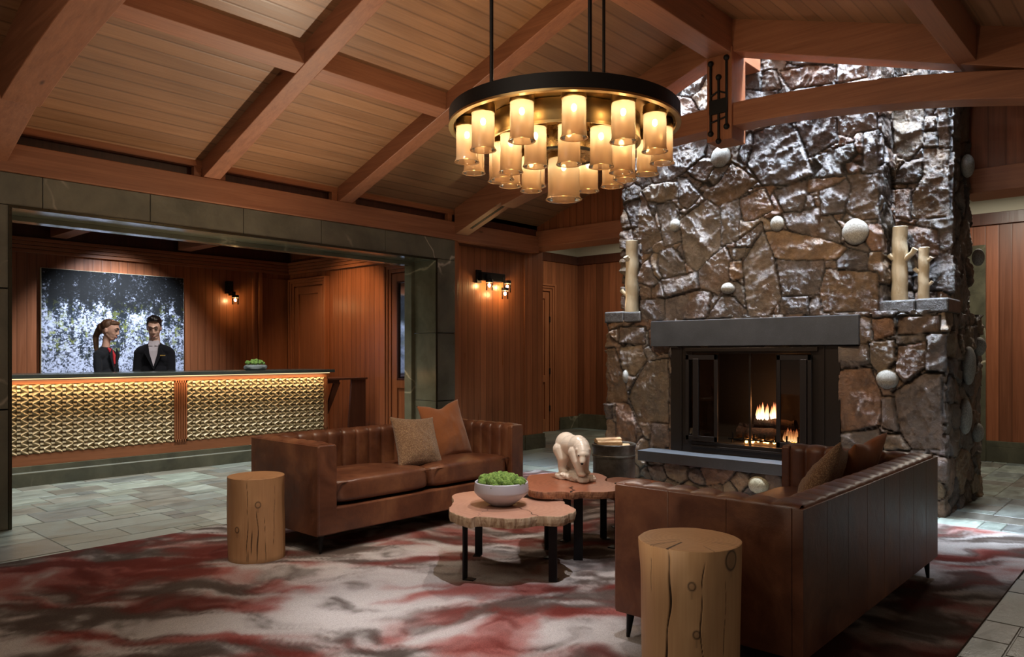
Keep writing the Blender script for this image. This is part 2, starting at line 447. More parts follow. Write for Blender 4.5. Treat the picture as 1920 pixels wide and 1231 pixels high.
# rug -------------------------------------------------------------
def rug():
    x0,x1,y0,y1=-1.6,6.70,.79,5.66; s=.022
    nu=int((x1-x0)/s);nv=int((y1-y0)/s)
    X,Y=np.meshgrid(np.linspace(x0,x1,nu),np.linspace(y0,y1,nv),indexing='ij')
    wx=X+.35*(fbm(X*1.3,Y*1.3,seed=3)-.5)*2; wy=Y+.35*(fbm(X*1.3,Y*1.3,seed=9)-.5)*2
    # clouds are drawn out along the picture's horizontal (the weave runs diagonal to the room)
    a=wx*.67-wy*.742; b=wx*.742+wy*.67
    n=fbm(a*2.3,b*4.6,seed=21,o=5); n2=fbm(a*5+5,b*11,seed=40,o=4); r=fbm(a*2.1+3,b*4.2+8,seed=61,o=5)
    def g(cx,cy,sx,sy,w): # blob given in (lateral, depth)
        A=X*.67-Y*.742; B=X*.742+Y*.67
        return w*np.exp(-(((A-cx)/sx)**2+((B-cy)/sy)**2))
    light=(n-.5)*3.6+(n2-.5)*2.6-.28
    light+=g(-.95,4.0,.55,.35,.75)+g(-.35,3.6,.5,.22,.6)+g(-1.05,4.75,.35,.3,.55)+g(-.25,4.45,.3,.35,.5)+g(-1.7,4.6,.5,.2,.35)-g(1.5,3.2,.7,.9,.3)+g(2.8,5.4,.6,.3,.9)+g(-1.6,3.3,.9,.2,.3)
    red=(r-.5)*4.2-.42
    red+=g(-.75,4.95,.32,.4,.9)+g(-.2,4.1,.35,.35,.75)+g(0.1,3.4,.3,.2,.6)+g(-1.9,5.0,.8,.4,.55)+g(-1.3,4.3,.35,.25,.6)+g(-2.6,4.6,.5,.4,.6)-g(-.95,4.0,.4,.25,.9)+g(2.4,3.4,.5,.5,.9)+g(-.2,5.3,.3,.2,.4)+g(-1.6,5.4,.5,.2,.3)
    L=1/(1+np.exp(-light*4.2))[...,None]; Rm=1/(1+np.exp(-(red-.1)*4.6))[...,None]
    dark=np.array([.062,.046,.038]); pale=np.array([.38,.35,.33]); rd=np.array([.105,.013,.008]); rl=np.array([.21,.034,.023])
    c=dark*(1-L)+pale*L; rc=rd*(1-L)+rl*L
    c=c*(1-Rm*.90)+rc*Rm*.90
    Z=np.full_like(X,.011); P=np.stack([X,Y,Z],-1)
    t=NT('rug_wool'); at=t.n('ShaderNodeVertexColor',layer_name='Col'); m=t.coord(); nn=t.noise(m,230,3,.7); rr=t.ramp(nn,[(.3,.7),(.7,1.25)]); t.base(t.mix([at,0],[rr,0],1,'MULTIPLY')); t.bump(nn,.6,.006); t.set(Roughness=1,Specular_IOR_Level=.15)
    o=grid_mesh('area_rug',P,t.m,color=c)
    tag(o,'large low-pile rug with rust red and taupe clouds under both sofas','rug')
    mb=MB().box(x0,x1,y0,y1,0,.010); e=mb.build('rug_backing',plain('rug_edge',(.10,.06,.05),.95),o)
rug()

# left wall: marble portal into reception -------------------------
YW=6.757
def portal():
    mb=MB(); g=.0025
    xs=[-1.0,.95,1.425]+[]
    # lintel blocks
    js=[1.0,2.62,3.49,4.31,5.12,5.90,6.437]
    js=[1.0,1.95,2.78,3.65,4.52,5.36,6.437]
    for a,b in zip(js[:-1],js[1:]): mb.box(a+g,b-g,YW,7.29,2.497,2.742)
    # jamb right
    for a,b in ((0,.78),(.785,1.60),(1.605,2.495)): mb.box(6.146,6.437,YW,7.29,a+g,b-g)
    for a,b in ((0,.92),(.925,1.85),(1.855,2.495)): mb.box(1.425,1.716,YW,7.29,a+g,b-g)
    o=mb.build('wall_portal',M['marble_rough'],bevel=.003); struct(o,'dark green marble portal frame around the reception')
    # polished lining of the opening
    mb=MB()
    mb.box(6.128,6.146,YW+.01,7.29,0,.78).box(6.128,6.146,YW+.01,7.29,.785,1.60).box(6.128,6.146,YW+.01,7.29,1.605,2.497)
    mb.box(1.716,1.734,YW+.01,7.29,0,2.497)
    mb.box(1.734,6.128,YW+.01,7.29,2.480,2.497)
    mb.box(6.08,6.128,7.16,7.29,0,2.44).box(1.734,6.128,7.16,7.29,2.44,2.480)
    struct(mb.build('trim_1',M['lining'],bevel=.002),'polished marble lining inside the portal')
    mb=MB(); w=.012
    mb.box(6.122,6.1455,YW-.006,YW+.008,0,2.4735).box(1.7165,1.74,YW-.006,YW+.008,0,2.4735).box(1.7165,6.1455,YW-.006,YW+.008,2.474,2.4965)
    struct(mb.build('trim_2',M['darkbr'],bevel=.002),'thin bronze edge strip of the portal')
portal()
# wall left of portal
mb=MB().box(-2.2,1.425,YW+.05,7.29,0,2.742); struct(mb.build('wall_left',M['wall_x']),'board wall beside the portal')
# wall above lintel (behind the wall plate) and clerestory shadow box
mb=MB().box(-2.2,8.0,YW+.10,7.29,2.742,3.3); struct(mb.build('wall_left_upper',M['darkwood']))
# vertical trims between portal and pilaster
mb=MB().box(6.437,6.50,YW+.02,7.0,0,2.745).box(6.50,6.60,YW+.10,7.0,0,2.745); struct(mb.build('trim_3',M['trim'],bevel=.004),'narrow wood trim beside the portal')
# pilaster wall with sconce
mb=MB().box(6.60,8.0,7.0,7.4,0,3.02); struct(mb.build('wall_pilaster',M['wall_x']),'vertical board wall that carries the triple sconce')
mb=MB().box(6.50,8.0,6.95,7.0,2.86,3.10); struct(mb.build('trim_4',M['darkwood']),'dark frieze band over the board wall')
mb=MB().box(8.0,8.40,6.985,8.5,0,2.82); struct(mb.build('wall_pier',M['wall_x']),'board pier at the hallway opening')
def base(name,x0,x1,y0,y1,h=.21):
    mb=MB().box(x0,x1,y0,y1,0,h*.72).box(x0+.006,x1-.006,y0+.006,y1-.006,h*.72,h)
    o=mb.build(name,M['marble'],bevel=.003); struct(o,'dark green stone skirting'); return o
base('baseboard_left',6.60,8.0,6.965,7.0); base('baseboard_pier',7.99,8.42,6.95,6.985)
base('baseboard_pier_side',8.40,8.42,6.985,8.4)

# headers and gable boards at x=8
def header(y0,y1,nm,lab):
    mb=MB().box(7.98,8.42,y0,y1,2.82,3.04); struct(mb.build(nm,M['beam_y'],bevel=.006),lab)
header(4.86,7.2,'wall_header_left','wood header beam over the hallway opening left of the chimney')
header(-2.0,1.60,'wall_header_right','wood header beam over the hallway opening right of the chimney')
mb=MB().box(8.03,8.3,4.86,7.4,3.04,4.4); struct(mb.build('wall_gable_left',M['wall_y']),'vertical boards above the left hallway header')
mb=MB().box(8.03,8.3,-2.0,1.60,3.04,4.6); struct(mb.build('wall_gable_right',M['hallw']),'vertical boards above the right hallway header')
mb=MB().box(8.0,8.03,6.30,6.36,3.04,3.5); struct(mb.build('trim_5',M['trim']))

# hall beyond
mb=MB().box(11.1,11.3,-2,9,0,2.97); struct(mb.build('wall_hall_back',M['hallw']),'hallway back wall of wide reddish boards')
mb=MB().box(11.06,11.1,-2,8.4,2.97,3.12); struct(mb.build('trim_6',M['darkwood'],bevel=.004),'dark rail along the top of the hallway wall')
mb=MB().box(11.1,11.3,-2,9,2.97,3.45).box(8.42,11.1,8.45,8.6,3.12,3.45); struct(mb.build('wall_hall_frieze',M['cream']),'cream plaster frieze above the hallway boards')
mb=MB().box(8.42,11.3,-2,9,3.42,3.5); struct(mb.build('ceiling_hall',M['cream']),'cream hallway ceiling')
mb=MB().box(8.42,11.1,8.40,8.6,0,3.12); struct(mb.build('wall_hall_left',M['wall_x']),'hallway side wall of vertical boards')
mb=MB().box(8.42,11.06,8.37,8.40,2.97,3.12); struct(mb.build('trim_7',M['darkwood'],bevel=.004))
base('baseboard_hall',10.55,11.1,8.37,8.40,.22); base('baseboard_hall_back',11.07,11.1,-2,8.37,.26)
mb=MB().box(11.03,11.07,1.95,2.18,0,2.72); struct(mb.build('trim_8',M['marble'],bevel=.003),'dark veined marble panel on the hallway wall')
mb=MB().box(11.02,11.06,6.4,7.2,.3,2.5); struct(mb.build('trim_9',M['darkwood'],bevel=.004),'dark recessed panel on the hallway wall')

def panel_door(nm,axis,a0,a1,p,z1,lab,glass=False,knob=True,sgn=-1):
    """door in plane axis=p ; a0..a1 along the other axis; protrudes toward sgn"""
    d=thing(nm,lab,'door'); del d['category']; d['kind']='structure'
    def bx(mb,u0,u1,z0,zz,d0,d1):
        lo,hi=sorted((p+sgn*d0,p+sgn*d1))
        if axis=='y': mb.box(u0,u1,lo,hi,z0,zz)
        else: mb.box(lo,hi,u0,u1,z0,zz)
    w=a1-a0; st=.115
    mb=MB(); 
    for u0,u1,z0,zz in ((a0,a0+st,0,z1),(a1-st,a1,0,z1),(a0+st,a1-st,z1-st,z1),(a0+st,a1-st,0,.22),(a0+st,a1-st,.86,.98)): bx(mb,u0,u1,z0,zz,0,.045)
    mb.build('door_leaf',M['trim'],d,bevel=.004)
    mb=MB(); bx(mb,a0+st,a1-st,.22,.86,0,.02)
    if not glass: bx(mb,a0+st,a1-st,.98,z1-st,0,.02)
    mb.build('door_panel',M['trim'],d)
    if glass:
        mb=MB(); bx(mb,a0+st,a1-st,.98,z1-st,.015,.022); mb.build('door_glass',M['mirror'],d)
        mb=MB()
        for u0,u1,z0,zz in ((a0+st,a0+st+.02,.98,z1-st),(a1-st-.02,a1-st,.98,z1-st),(a0+st,a1-st,.98,1.0),(a0+st,a1-st,z1-st-.02,z1-st)): bx(mb,u0,u1,z0,zz,.02,.05)
        mb.build('glass_bead',M['darkwood'],d,bevel=.002)
    mb=MB()
    for k,(t0,t1) in enumerate(((.0,.05),(.05,.09),(.09,.12))):
        dd=.05+.02*k
        bx(mb,a0-.02-t1,a0-.02-t0,0,z1+.02+t1,0,dd); bx(mb,a1+.02+t0,a1+.02+t1,0,z1+.02+t1,0,dd); bx(mb,a0-.02-t0,a1+.02+t0,z1+.02+t0,z1+.02+t1,0,dd)
    mb.build('door_casing',M['trim'],d,bevel=.004)
    if knob:
        mb=MB()
        u=a1-.06
        for z in (.35,1.0,1.9):
            bx(mb,a1-.005,a1+.02,z,z+.1,.03,.06)
        mb.build('hinge',M['iron'],d)
    return d
M['mirror']=plain('door_glass_mirror',(.30,.31,.33),.04,1.0)
panel_door('door_1','y',9.35,10.22,8.40,2.42,'panelled wood door in the hallway left of the chimney')

# ------------------------------------------------------------------ reception room behind the portal
YB=11.4; XR=7.0
mb=MB().box(-2,XR,YB,YB+.15,0,2.84); struct(mb.build('wall_reception_back',M['wall_x']),'reception back wall of vertical boards')
mb=MB().box(XR,XR+.15,7.4,YB,0,3.3); struct(mb.build('wall_reception_right',M['wall_y']),'reception side wall of vertical boards')
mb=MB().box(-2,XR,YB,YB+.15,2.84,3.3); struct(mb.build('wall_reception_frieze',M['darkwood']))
mb=MB()
for k in range(4): mb.box(-2,XR,YB-.05-.012*k,YB,2.68+.05*k,2.725+.05*k)
for k in range(4): mb.box(XR-.05-.012*k,XR,7.4,YB,2.68+.05*k,2.725+.05*k)
struct(mb.build('trim_10',M['trim_h'],bevel=.004),'stepped wood cornice of the reception room')
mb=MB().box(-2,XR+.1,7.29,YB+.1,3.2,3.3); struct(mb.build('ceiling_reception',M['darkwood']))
for i,x in enumerate((-.1,1.6,3.35,5.05)):
    mb=MB().box(x,x+.2,7.29,YB-.1,2.90,3.2); struct(mb.build('ceiling_beam_reception',M['beam_y'],bevel=.005),'ceiling beam over the reception desk')
# mouldings near the corner on the back wall and dark doorway recess
mb=MB()
for k,(a,b,d) in enumerate(((6.30,6.34,.05),(6.35,6.39,.035),(6.40,6.46,.06))): mb.box(a,b,YB-d,YB,0,2.68)
mb.box(6.46,XR,YB-.012,YB,0,2.60)
struct(mb.build('trim_11',M['trim'],bevel=.003),'vertical door mouldings in the reception corner')
panel_door('door_2','x',10.38,11.18,XR,2.45,'plain dark wood door behind the reception desk',knob=False)
panel_door('door_3','x',7.85,8.62,XR,2.50,'wood door with a tall glass pane inside the reception',glass=True,knob=False)
base('baseboard_reception',-2,XR,YB-.03,YB)

# painting
def painting():
    x0,x1,z0,z1=3.26,5.16,.98,2.49; nu,nv=600,480
    X,Z=np.meshgrid(np.linspace(x0,x1,nu),np.linspace(z0,z1,nv),indexing='ij')
    u=(X-x0)/(x1-x0); v=(Z-z0)/(z1-z0)
    fine=fbm(X*75,Z*75,seed=5,o=3); fine2=fbm(X*38+9,Z*44,seed=15,o=5); med=fbm(X*9,Z*7,seed=33,o=5)
    trunk=fbm(X*13,Z*1.2,seed=71,o=3); 
    d=(fine-.5)*3.4+(fine2-.5)*3.4+(med-.5)*1.8
    canopy=np.clip((v-.60+.25*(med-.5)+.12*(trunk-.5)+.12*(u-.4))/.16,0,1)
    tr=np.clip((trunk-.60)*12,0,1)
    brush=np.clip(1-abs(v-.42)/.22,0,1)*(.3)+np.clip(1-abs(v-.28)/.13,0,1)*.25
    k=d+canopy*2.3+tr*.9*(v>.2)+brush-.25-.3*np.clip((.12-v)*10,0,1)
    K=1/(1+np.exp(-k*3.0))[...,None]
    snow=np.array([.52,.57,.74])*(1-.12*fine2[...,None]); ink=np.array([.010,.011,.012])+np.array([.015,.030,.045])*(med[...,None]**2)*(1-canopy[...,None])
    c=snow*(1-K)+ink*K
    gy=np.clip((fbm(X*22+3,Z*22,seed=90,o=4)-.60)*9,0,1)*np.clip(1-abs(v-.45)/.3,0,1)
    c=c*(1-.7*gy[...,None])+np.array([.24,.27,.04])*.7*gy[...,None]
    t=NT('forest_canvas'); at=t.n('ShaderNodeVertexColor',layer_name='Col'); t.base(at,0); t.set(Roughness=.8,Specular_IOR_Level=.2)
    P=np.stack([X,np.full_like(X,YB-.052),Z],-1)
    root=thing('painting','large unframed painting of a snowy dark forest behind the reception desk','painting',((x0+x1)/2,YB,z0))
    grid_mesh('canvas',P,t.m,color=c,parent=root,smooth=False,flip=False)
    MB().box(x0-.004,x1+.004,YB-.05,YB-.002,z0-.004,z1+.004).build('stretcher',plain('canvas_edge',(.66,.6,.42),.8),root)
painting()

# reception counter ------------------------------------------------
M['gold']=NT('gilt_carved_wood')
_t=M['gold'];_m=_t.coord((8,8,8));_n=_t.noise(_m,3,5);_r=_t.ramp(_n,[(.3,(.36,.27,.145)),(.7,(.52,.41,.24))]);_t.base(_r);_t.set(Roughness=.42,Metallic=.15);M['gold']=_t.m
def counter():
    root=thing('reception_desk','long reception desk with gold carved front panels and dark stone top','desk',(3.6,8.83,0))
    MB().box(1.0,6.0,8.86,9.35,.21,1.10).build('body',M['trim_h'],root,bevel=.003)
    MB().box(1.0,6.02,8.68,9.42,1.10,1.14).build('countertop',M['counter'],root,bevel=.003)
    mb=MB().box(1.0,6.0,8.80,9.36,0,.135).box(1.0,6.0,8.815,9.36,.145,.205); mb.build('plinth',M['marble'],root,bevel=.003)
    MB().box(1.0,6.0,8.812,9.3,.135,.146).build('plinth_line',M['marble_edge'],root)
    mb=MB().box(1.0,6.0,8.835,8.87,.205,.322).box(1.0,6.0,8.835,8.87,1.037,1.10); mb.build('rail',M['trim_h'],root,bevel=.002)
    def fl(a,b,n):
        mb=MB().box(a,b,8.84,8.87,.322,1.037); w=(b-a)/(2*n+1)
        for k in range(n+1): mb.box(a+2*k*w,a+(2*k+1)*w,8.825,8.85,.322,1.037)
        mb.box(a,b,8.825,8.85,.322,.35).box(a,b,8.825,8.85,1.01,1.037)
        mb.build('fluted_stile',M['trim'],root,bevel=.001)
    fl(3.905,4.055,5); fl(5.945,6.0,2)
    def panel(a,b,flip):
        mb=MB(); z0,z1=.325,1.035; rows=9; h=(z1-z0)/rows; aw=.068; pw=.036; yl=8.862; yh=8.826
        x=a
        while x<b-.01:
            w=min(aw,b-x)
            for r in range(rows):
                zb=z0+r*h; zt=zb+h; zm=(zb+zt)/2
                A=(x,yh,zm);B=(x+w,yh,zt);C=(x+w,yh,zb);D=(x,yl,zt);E=(x,yl,zb);Fp=(x+w,yl,zm)
                mb.add([A,B,C,D,E,Fp],[(0,5,1),(0,2,5),(0,1,3),(0,4,2)])
            x+=w
            if x>=b-.01: break
            w=min(pw,b-x)
            for r in range(rows*2):
                zb=z0+r*h/2; zt=zb+h/2; y1=yh+.003; y2=yh+.012; y3=yl
                pr=[(y3,zb),(y1+.004,zb+.004),(y1,zb+.012),(y2,zb+h/2*.8),(y3,zt)]
                vs=[(x+.002,p,q) for p,q in pr]+[(x+w-.002,p,q) for p,q in pr]
                mb.add(vs,[(i,i+1,i+6,i+5) for i in range(4)]+[(0,1,2,3,4),(9,8,7,6,5)])
            x+=w
        mb.box(a,b,yl,yl+.01,z0,z1)
        mb.build('carved_panel',M['gold'],root,fixn=False)
    panel(1.0,3.905,0); panel(4.055,5.945,1)
    # led strip under the stone top
    MB().box(1.05,5.98,8.745,8.755,1.090,1.098).build('light_strip',glow('warm_led',(1,.66,.34),1.2),root)
    return root
counter()
def side_desk():
    root=thing('side_desk','low dark wood side desk with slanted support at the end of reception','desk',(6.3,9.0,0))
    MB().box(6.005,6.72,8.88,9.5,.985,1.01).build('desk_top',M['darkwood'],root,bevel=.003)
    MB().prism([(6.46,.985),(6.70,.985),(6.70,0),(6.38,0)],'y',8.90,8.935).build('support_panel',M['darkwood'],root,bevel=.003)
    MB().prism([(6.18,.95),(6.28,.95),(6.08,.52),(6.03,.52)],'y',8.92,8.96).build('brace',M['darkwood'],root,bevel=.002)
    MB().box(6.02,6.26,8.92,8.96,.94,.984).build('bracket',M['darkwood'],root,bevel=.002)
side_desk()

# ================================================================== ROOF
YR=3.215; YE=6.76
def zc(y):  # ceiling boards underside
    return 3.115+.365*(YE-y) if y>=YR else 3.115+.365*(YE-YR)-.322*(YR-y)
def zr(y):  return 2.955+.365*(YE-y) if y>=YR else 2.955+.365*(YE-YR)-.322*(YR-y)
def zt(y):  return 2.80+.372*(YE-y) if y>=YR else 2.80+.372*(YE-YR)-.322*(YR-y)
def ceiling():
    X0,X1=-2.2,8.03
    mb=MB()
    def slab(x0,x1,ya,yb):
        mb.add([(x0,ya,zc(ya)),(x1,ya,zc(ya)),(x1,yb,zc(yb)),(x0,yb,zc(yb)),(x0,ya,zc(ya)+.05),(x1,ya,zc(ya)+.05),(x1,yb,zc(yb)+.05),(x0,yb,zc(yb)+.05)],
               [(0,3,2,1),(4,5,6,7),(0,1,5,4),(1,2,6,5),(2,3,7,6),(3,0,4,7)])
    slab(X0,6.62,YR,7.4); slab(X0,6.62,-2.6,YR)
    slab(6.62,X1,4.96,7.4); slab(6.62,X1,-2.6,1.50)
    struct(mb.build('ceiling',M['ceil']),'sloping ceiling of narrow cedar boards')
    # skylight shaft around the chimney
    mb=MB()
    mb.box(6.57,6.62,1.45,5.0,4.45,6.2).box(6.62,8.5,4.96,5.0,3.8,6.2).box(6.62,8.5,1.45,1.50,3.88,6.2).box(8.06,8.10,1.5,4.96,4.3,6.2).box(8.0,8.05,1.60,4.86,3.4,6.2)
    mb.box(6.57,8.5,1.45,5.0,6.2,6.25)
    struct(mb.build('wall_skylight',plain('shaft_white',(.7,.7,.68),.8)),'white skylight shaft above the chimney')
ceiling()
def slope_beam(name,x0,x1,ya,yb,zf,depth,mat,lab,cat='beam',group=None,top=None):
    n=2; poly=[(ya,zf(ya)),(yb,zf(yb))]+[(yb,(top or zc)(yb)+.01),(ya,(top or zc)(ya)+.01)]
    o=MB().prism(poly,'x',x0,x1).build(name,mat,bevel=.006); struct(o,lab); return o
for a,b,l in ((3.24,3.40,'rafter left of the middle bay'),(4.72,4.885,'rafter nearest the fireplace truss')):
    slope_beam('ceiling_rafter',a,b,YR+.1,YE,zr,.2,M['beam_y'],'common '+l); slope_beam('ceiling_rafter',a,b,-2.6,YR-.1,zr,.2,M['beam_y'],'common '+l+' on the far slope')
def truss(x0,x1,king=True,tag_='',post_bottom=3.16):
    slope_beam('ceiling_truss_rafter',x0,x1,YR,YE-.03,zt,.3,M['beam_y'],'heavy truss rafter '+tag_)
    slope_beam('ceiling_truss_rafter',x0,x1,-2.6,YR,zt,.3,M['beam_y'],'heavy truss rafter right of ridge '+tag_)
    # arched collar tie
    k=.047; zb=lambda y:3.41-k*(y-YR)**2
    ys=[5.86-(5.86-.55)*i/30 for i in range(31)]; ys=[5.95-i*(5.95+1.2)/40 for i in range(41)]
    poly=[(y,zb(y)) for y in ys]+[(y,min(zb(y)+.205,zc(y)-.02)) for y in reversed(ys)]
    mb=MB(); n=len(ys)
    vs=[(x0-.004,p,q) for p,q in poly]+[(x1+.004,p,q) for p,q in poly]; m=len(poly)
    fs=[]
    for i in range(n-1):
        fs.append((i,i+1,m-2-i,m-1-i)); fs.append((m+i,m+i+1,m+m-2-i,m+m-1-i))
        fs.append((i,i+1,m+i+1,m+i)); fs.append((m-1-i,m-2-i,2*m-2-i,2*m-1-i))
    fs+=[(0,m-1,2*m-1,m),(n-1,n,m+n,m+n-1)]
    mb.add(vs,fs); struct(mb.build('ceiling_collar_tie',M['beam_y'],bevel=.006),'long curved collar beam '+tag_)
    if king:
        MBo=MB().box(x0-.03,x1+.03,3.09,3.335,post_bottom,4.12); struct(MBo.build('ceiling_king_post',M['beam_z'],bevel=.006),'king post in front of the chimney')
truss(6.40,6.62,True,'in front of the chimney',3.29)
truss(1.47,1.70,False,'above the camera side of the lobby')
# knife slot and iron straps
struct(MB().add([(6.49,6.55,zt(6.55)-.003),(6.53,6.55,zt(6.55)-.003),(6.53,6.0,zt(6.0)-.003),(6.49,6.0,zt(6.0)-.003),(6.49,6.55,zt(6.55)+.02),(6.53,6.55,zt(6.55)+.02),(6.53,6.0,zt(6.0)+.02),(6.49,6.0,zt(6.0)+.02)],[(0,1,2,3),(4,7,6,5),(0,4,5,1),(1,5,6,2),(2,6,7,3),(3,7,4,0)]).build('trim_12',M['iron']),'black steel knife plate slot under the truss rafter')
# ridge beam
MBo=MB().box(-2.2,6.40,3.10,3.33,4.06,4.40); struct(MBo.build('ceiling_ridge_beam',M['beam_x'],bevel=.006),'ridge beam running to the chimney truss')
MBo=MB().box(6.62,7.00,3.10,3.33,4.06,4.40); struct(MBo.build('ceiling_ridge_stub',M['beam_x'],bevel=.006),'short ridge beam end past the king post')
MBo=MB().box(6.62,6.70,1.5,4.96,4.02,4.10)
# purlins
for x0,x1 in ((1.70,3.24),(3.40,4.72),(4.885,6.40)):
    struct(MB().prism([(5.07,3.575),(5.20,3.53),(5.20,zc(5.20)+.01),(5.07,zc(5.07)+.01)],'x',x0,x1).build('ceiling_purlin',M['beam_x'],bevel=.004),'purlin between rafters on the left slope')
struct(MB().prism([(5.07,3.575),(5.20,3.53),(5.20,zc(5.20)+.01),(5.07,zc(5.07)+.01)],'x',-2.2,1.47).build('ceiling_purlin',M['beam_x'],bevel=.004),'purlin between rafters on the left slope')
struct(MB().prism([(1.32,3.50),(1.19,3.50),(1.19,zc(1.19)+.01),(1.32,zc(1.32)+.01)],'x',1.0,6.95).build('ceiling_purlin',M['beam_x'],bevel=.004),'purlin on the right slope')
# wall plate, clerestory rail and little end blocks
struct(MB().box(-2.2,8.0,YE-.04,YE+.10,2.745,2.965).build('ceiling_wall_plate',M['beam_x'],bevel=.006),'wall plate beam above the marble lintel')
mb=MB().box(-2.2,8.0,YE+.0,YE+.06,3.058,3.12)
for x in (1.70,3.17,3.40,4.65,4.885,6.32,6.62): mb.box(x,x+.07,YE,YE+.06,2.965,3.06)
struct(mb.build('trim_13',M['trim_h'],bevel=.002),'thin rail above the slot over the wall plate')
struct(MB().box(6.62,8.0,6.76,7.1,2.96,3.2).build('wall_left_fill',M['darkwood']))

# iron strap on king post
def strap():
    o=thing('ceiling_iron_strap','black iron strap with ball ends on the king post','bracket',(6.34,3.21,3.2)); del o['category']; o['kind']='structure'
    x=6.355
    mb=MB()
    for y,z0,z1 in ((3.29,3.36,4.00),(3.212,3.28,3.86),(3.135,3.40,4.02)):
        mb.tube([(x,y,z0),(x,y,z1)],.011,8)
        mb.ball((x,y,z0),.027); mb.ball((x,y,z1),.027)
    mb.tube([(x,3.29,3.70),(x,3.212,3.735),(x,3.135,3.70)],.008,8); mb.tube([(x,3.29,3.46),(x,3.135,3.49)],.008,8)
    mb.build('rods',M['iron'],o,smooth='auto')
    MB().box(x-.012,x+.012,3.125,3.30,3.53,3.66).build('plate',M['iron'],o,bevel=.003)
strap()

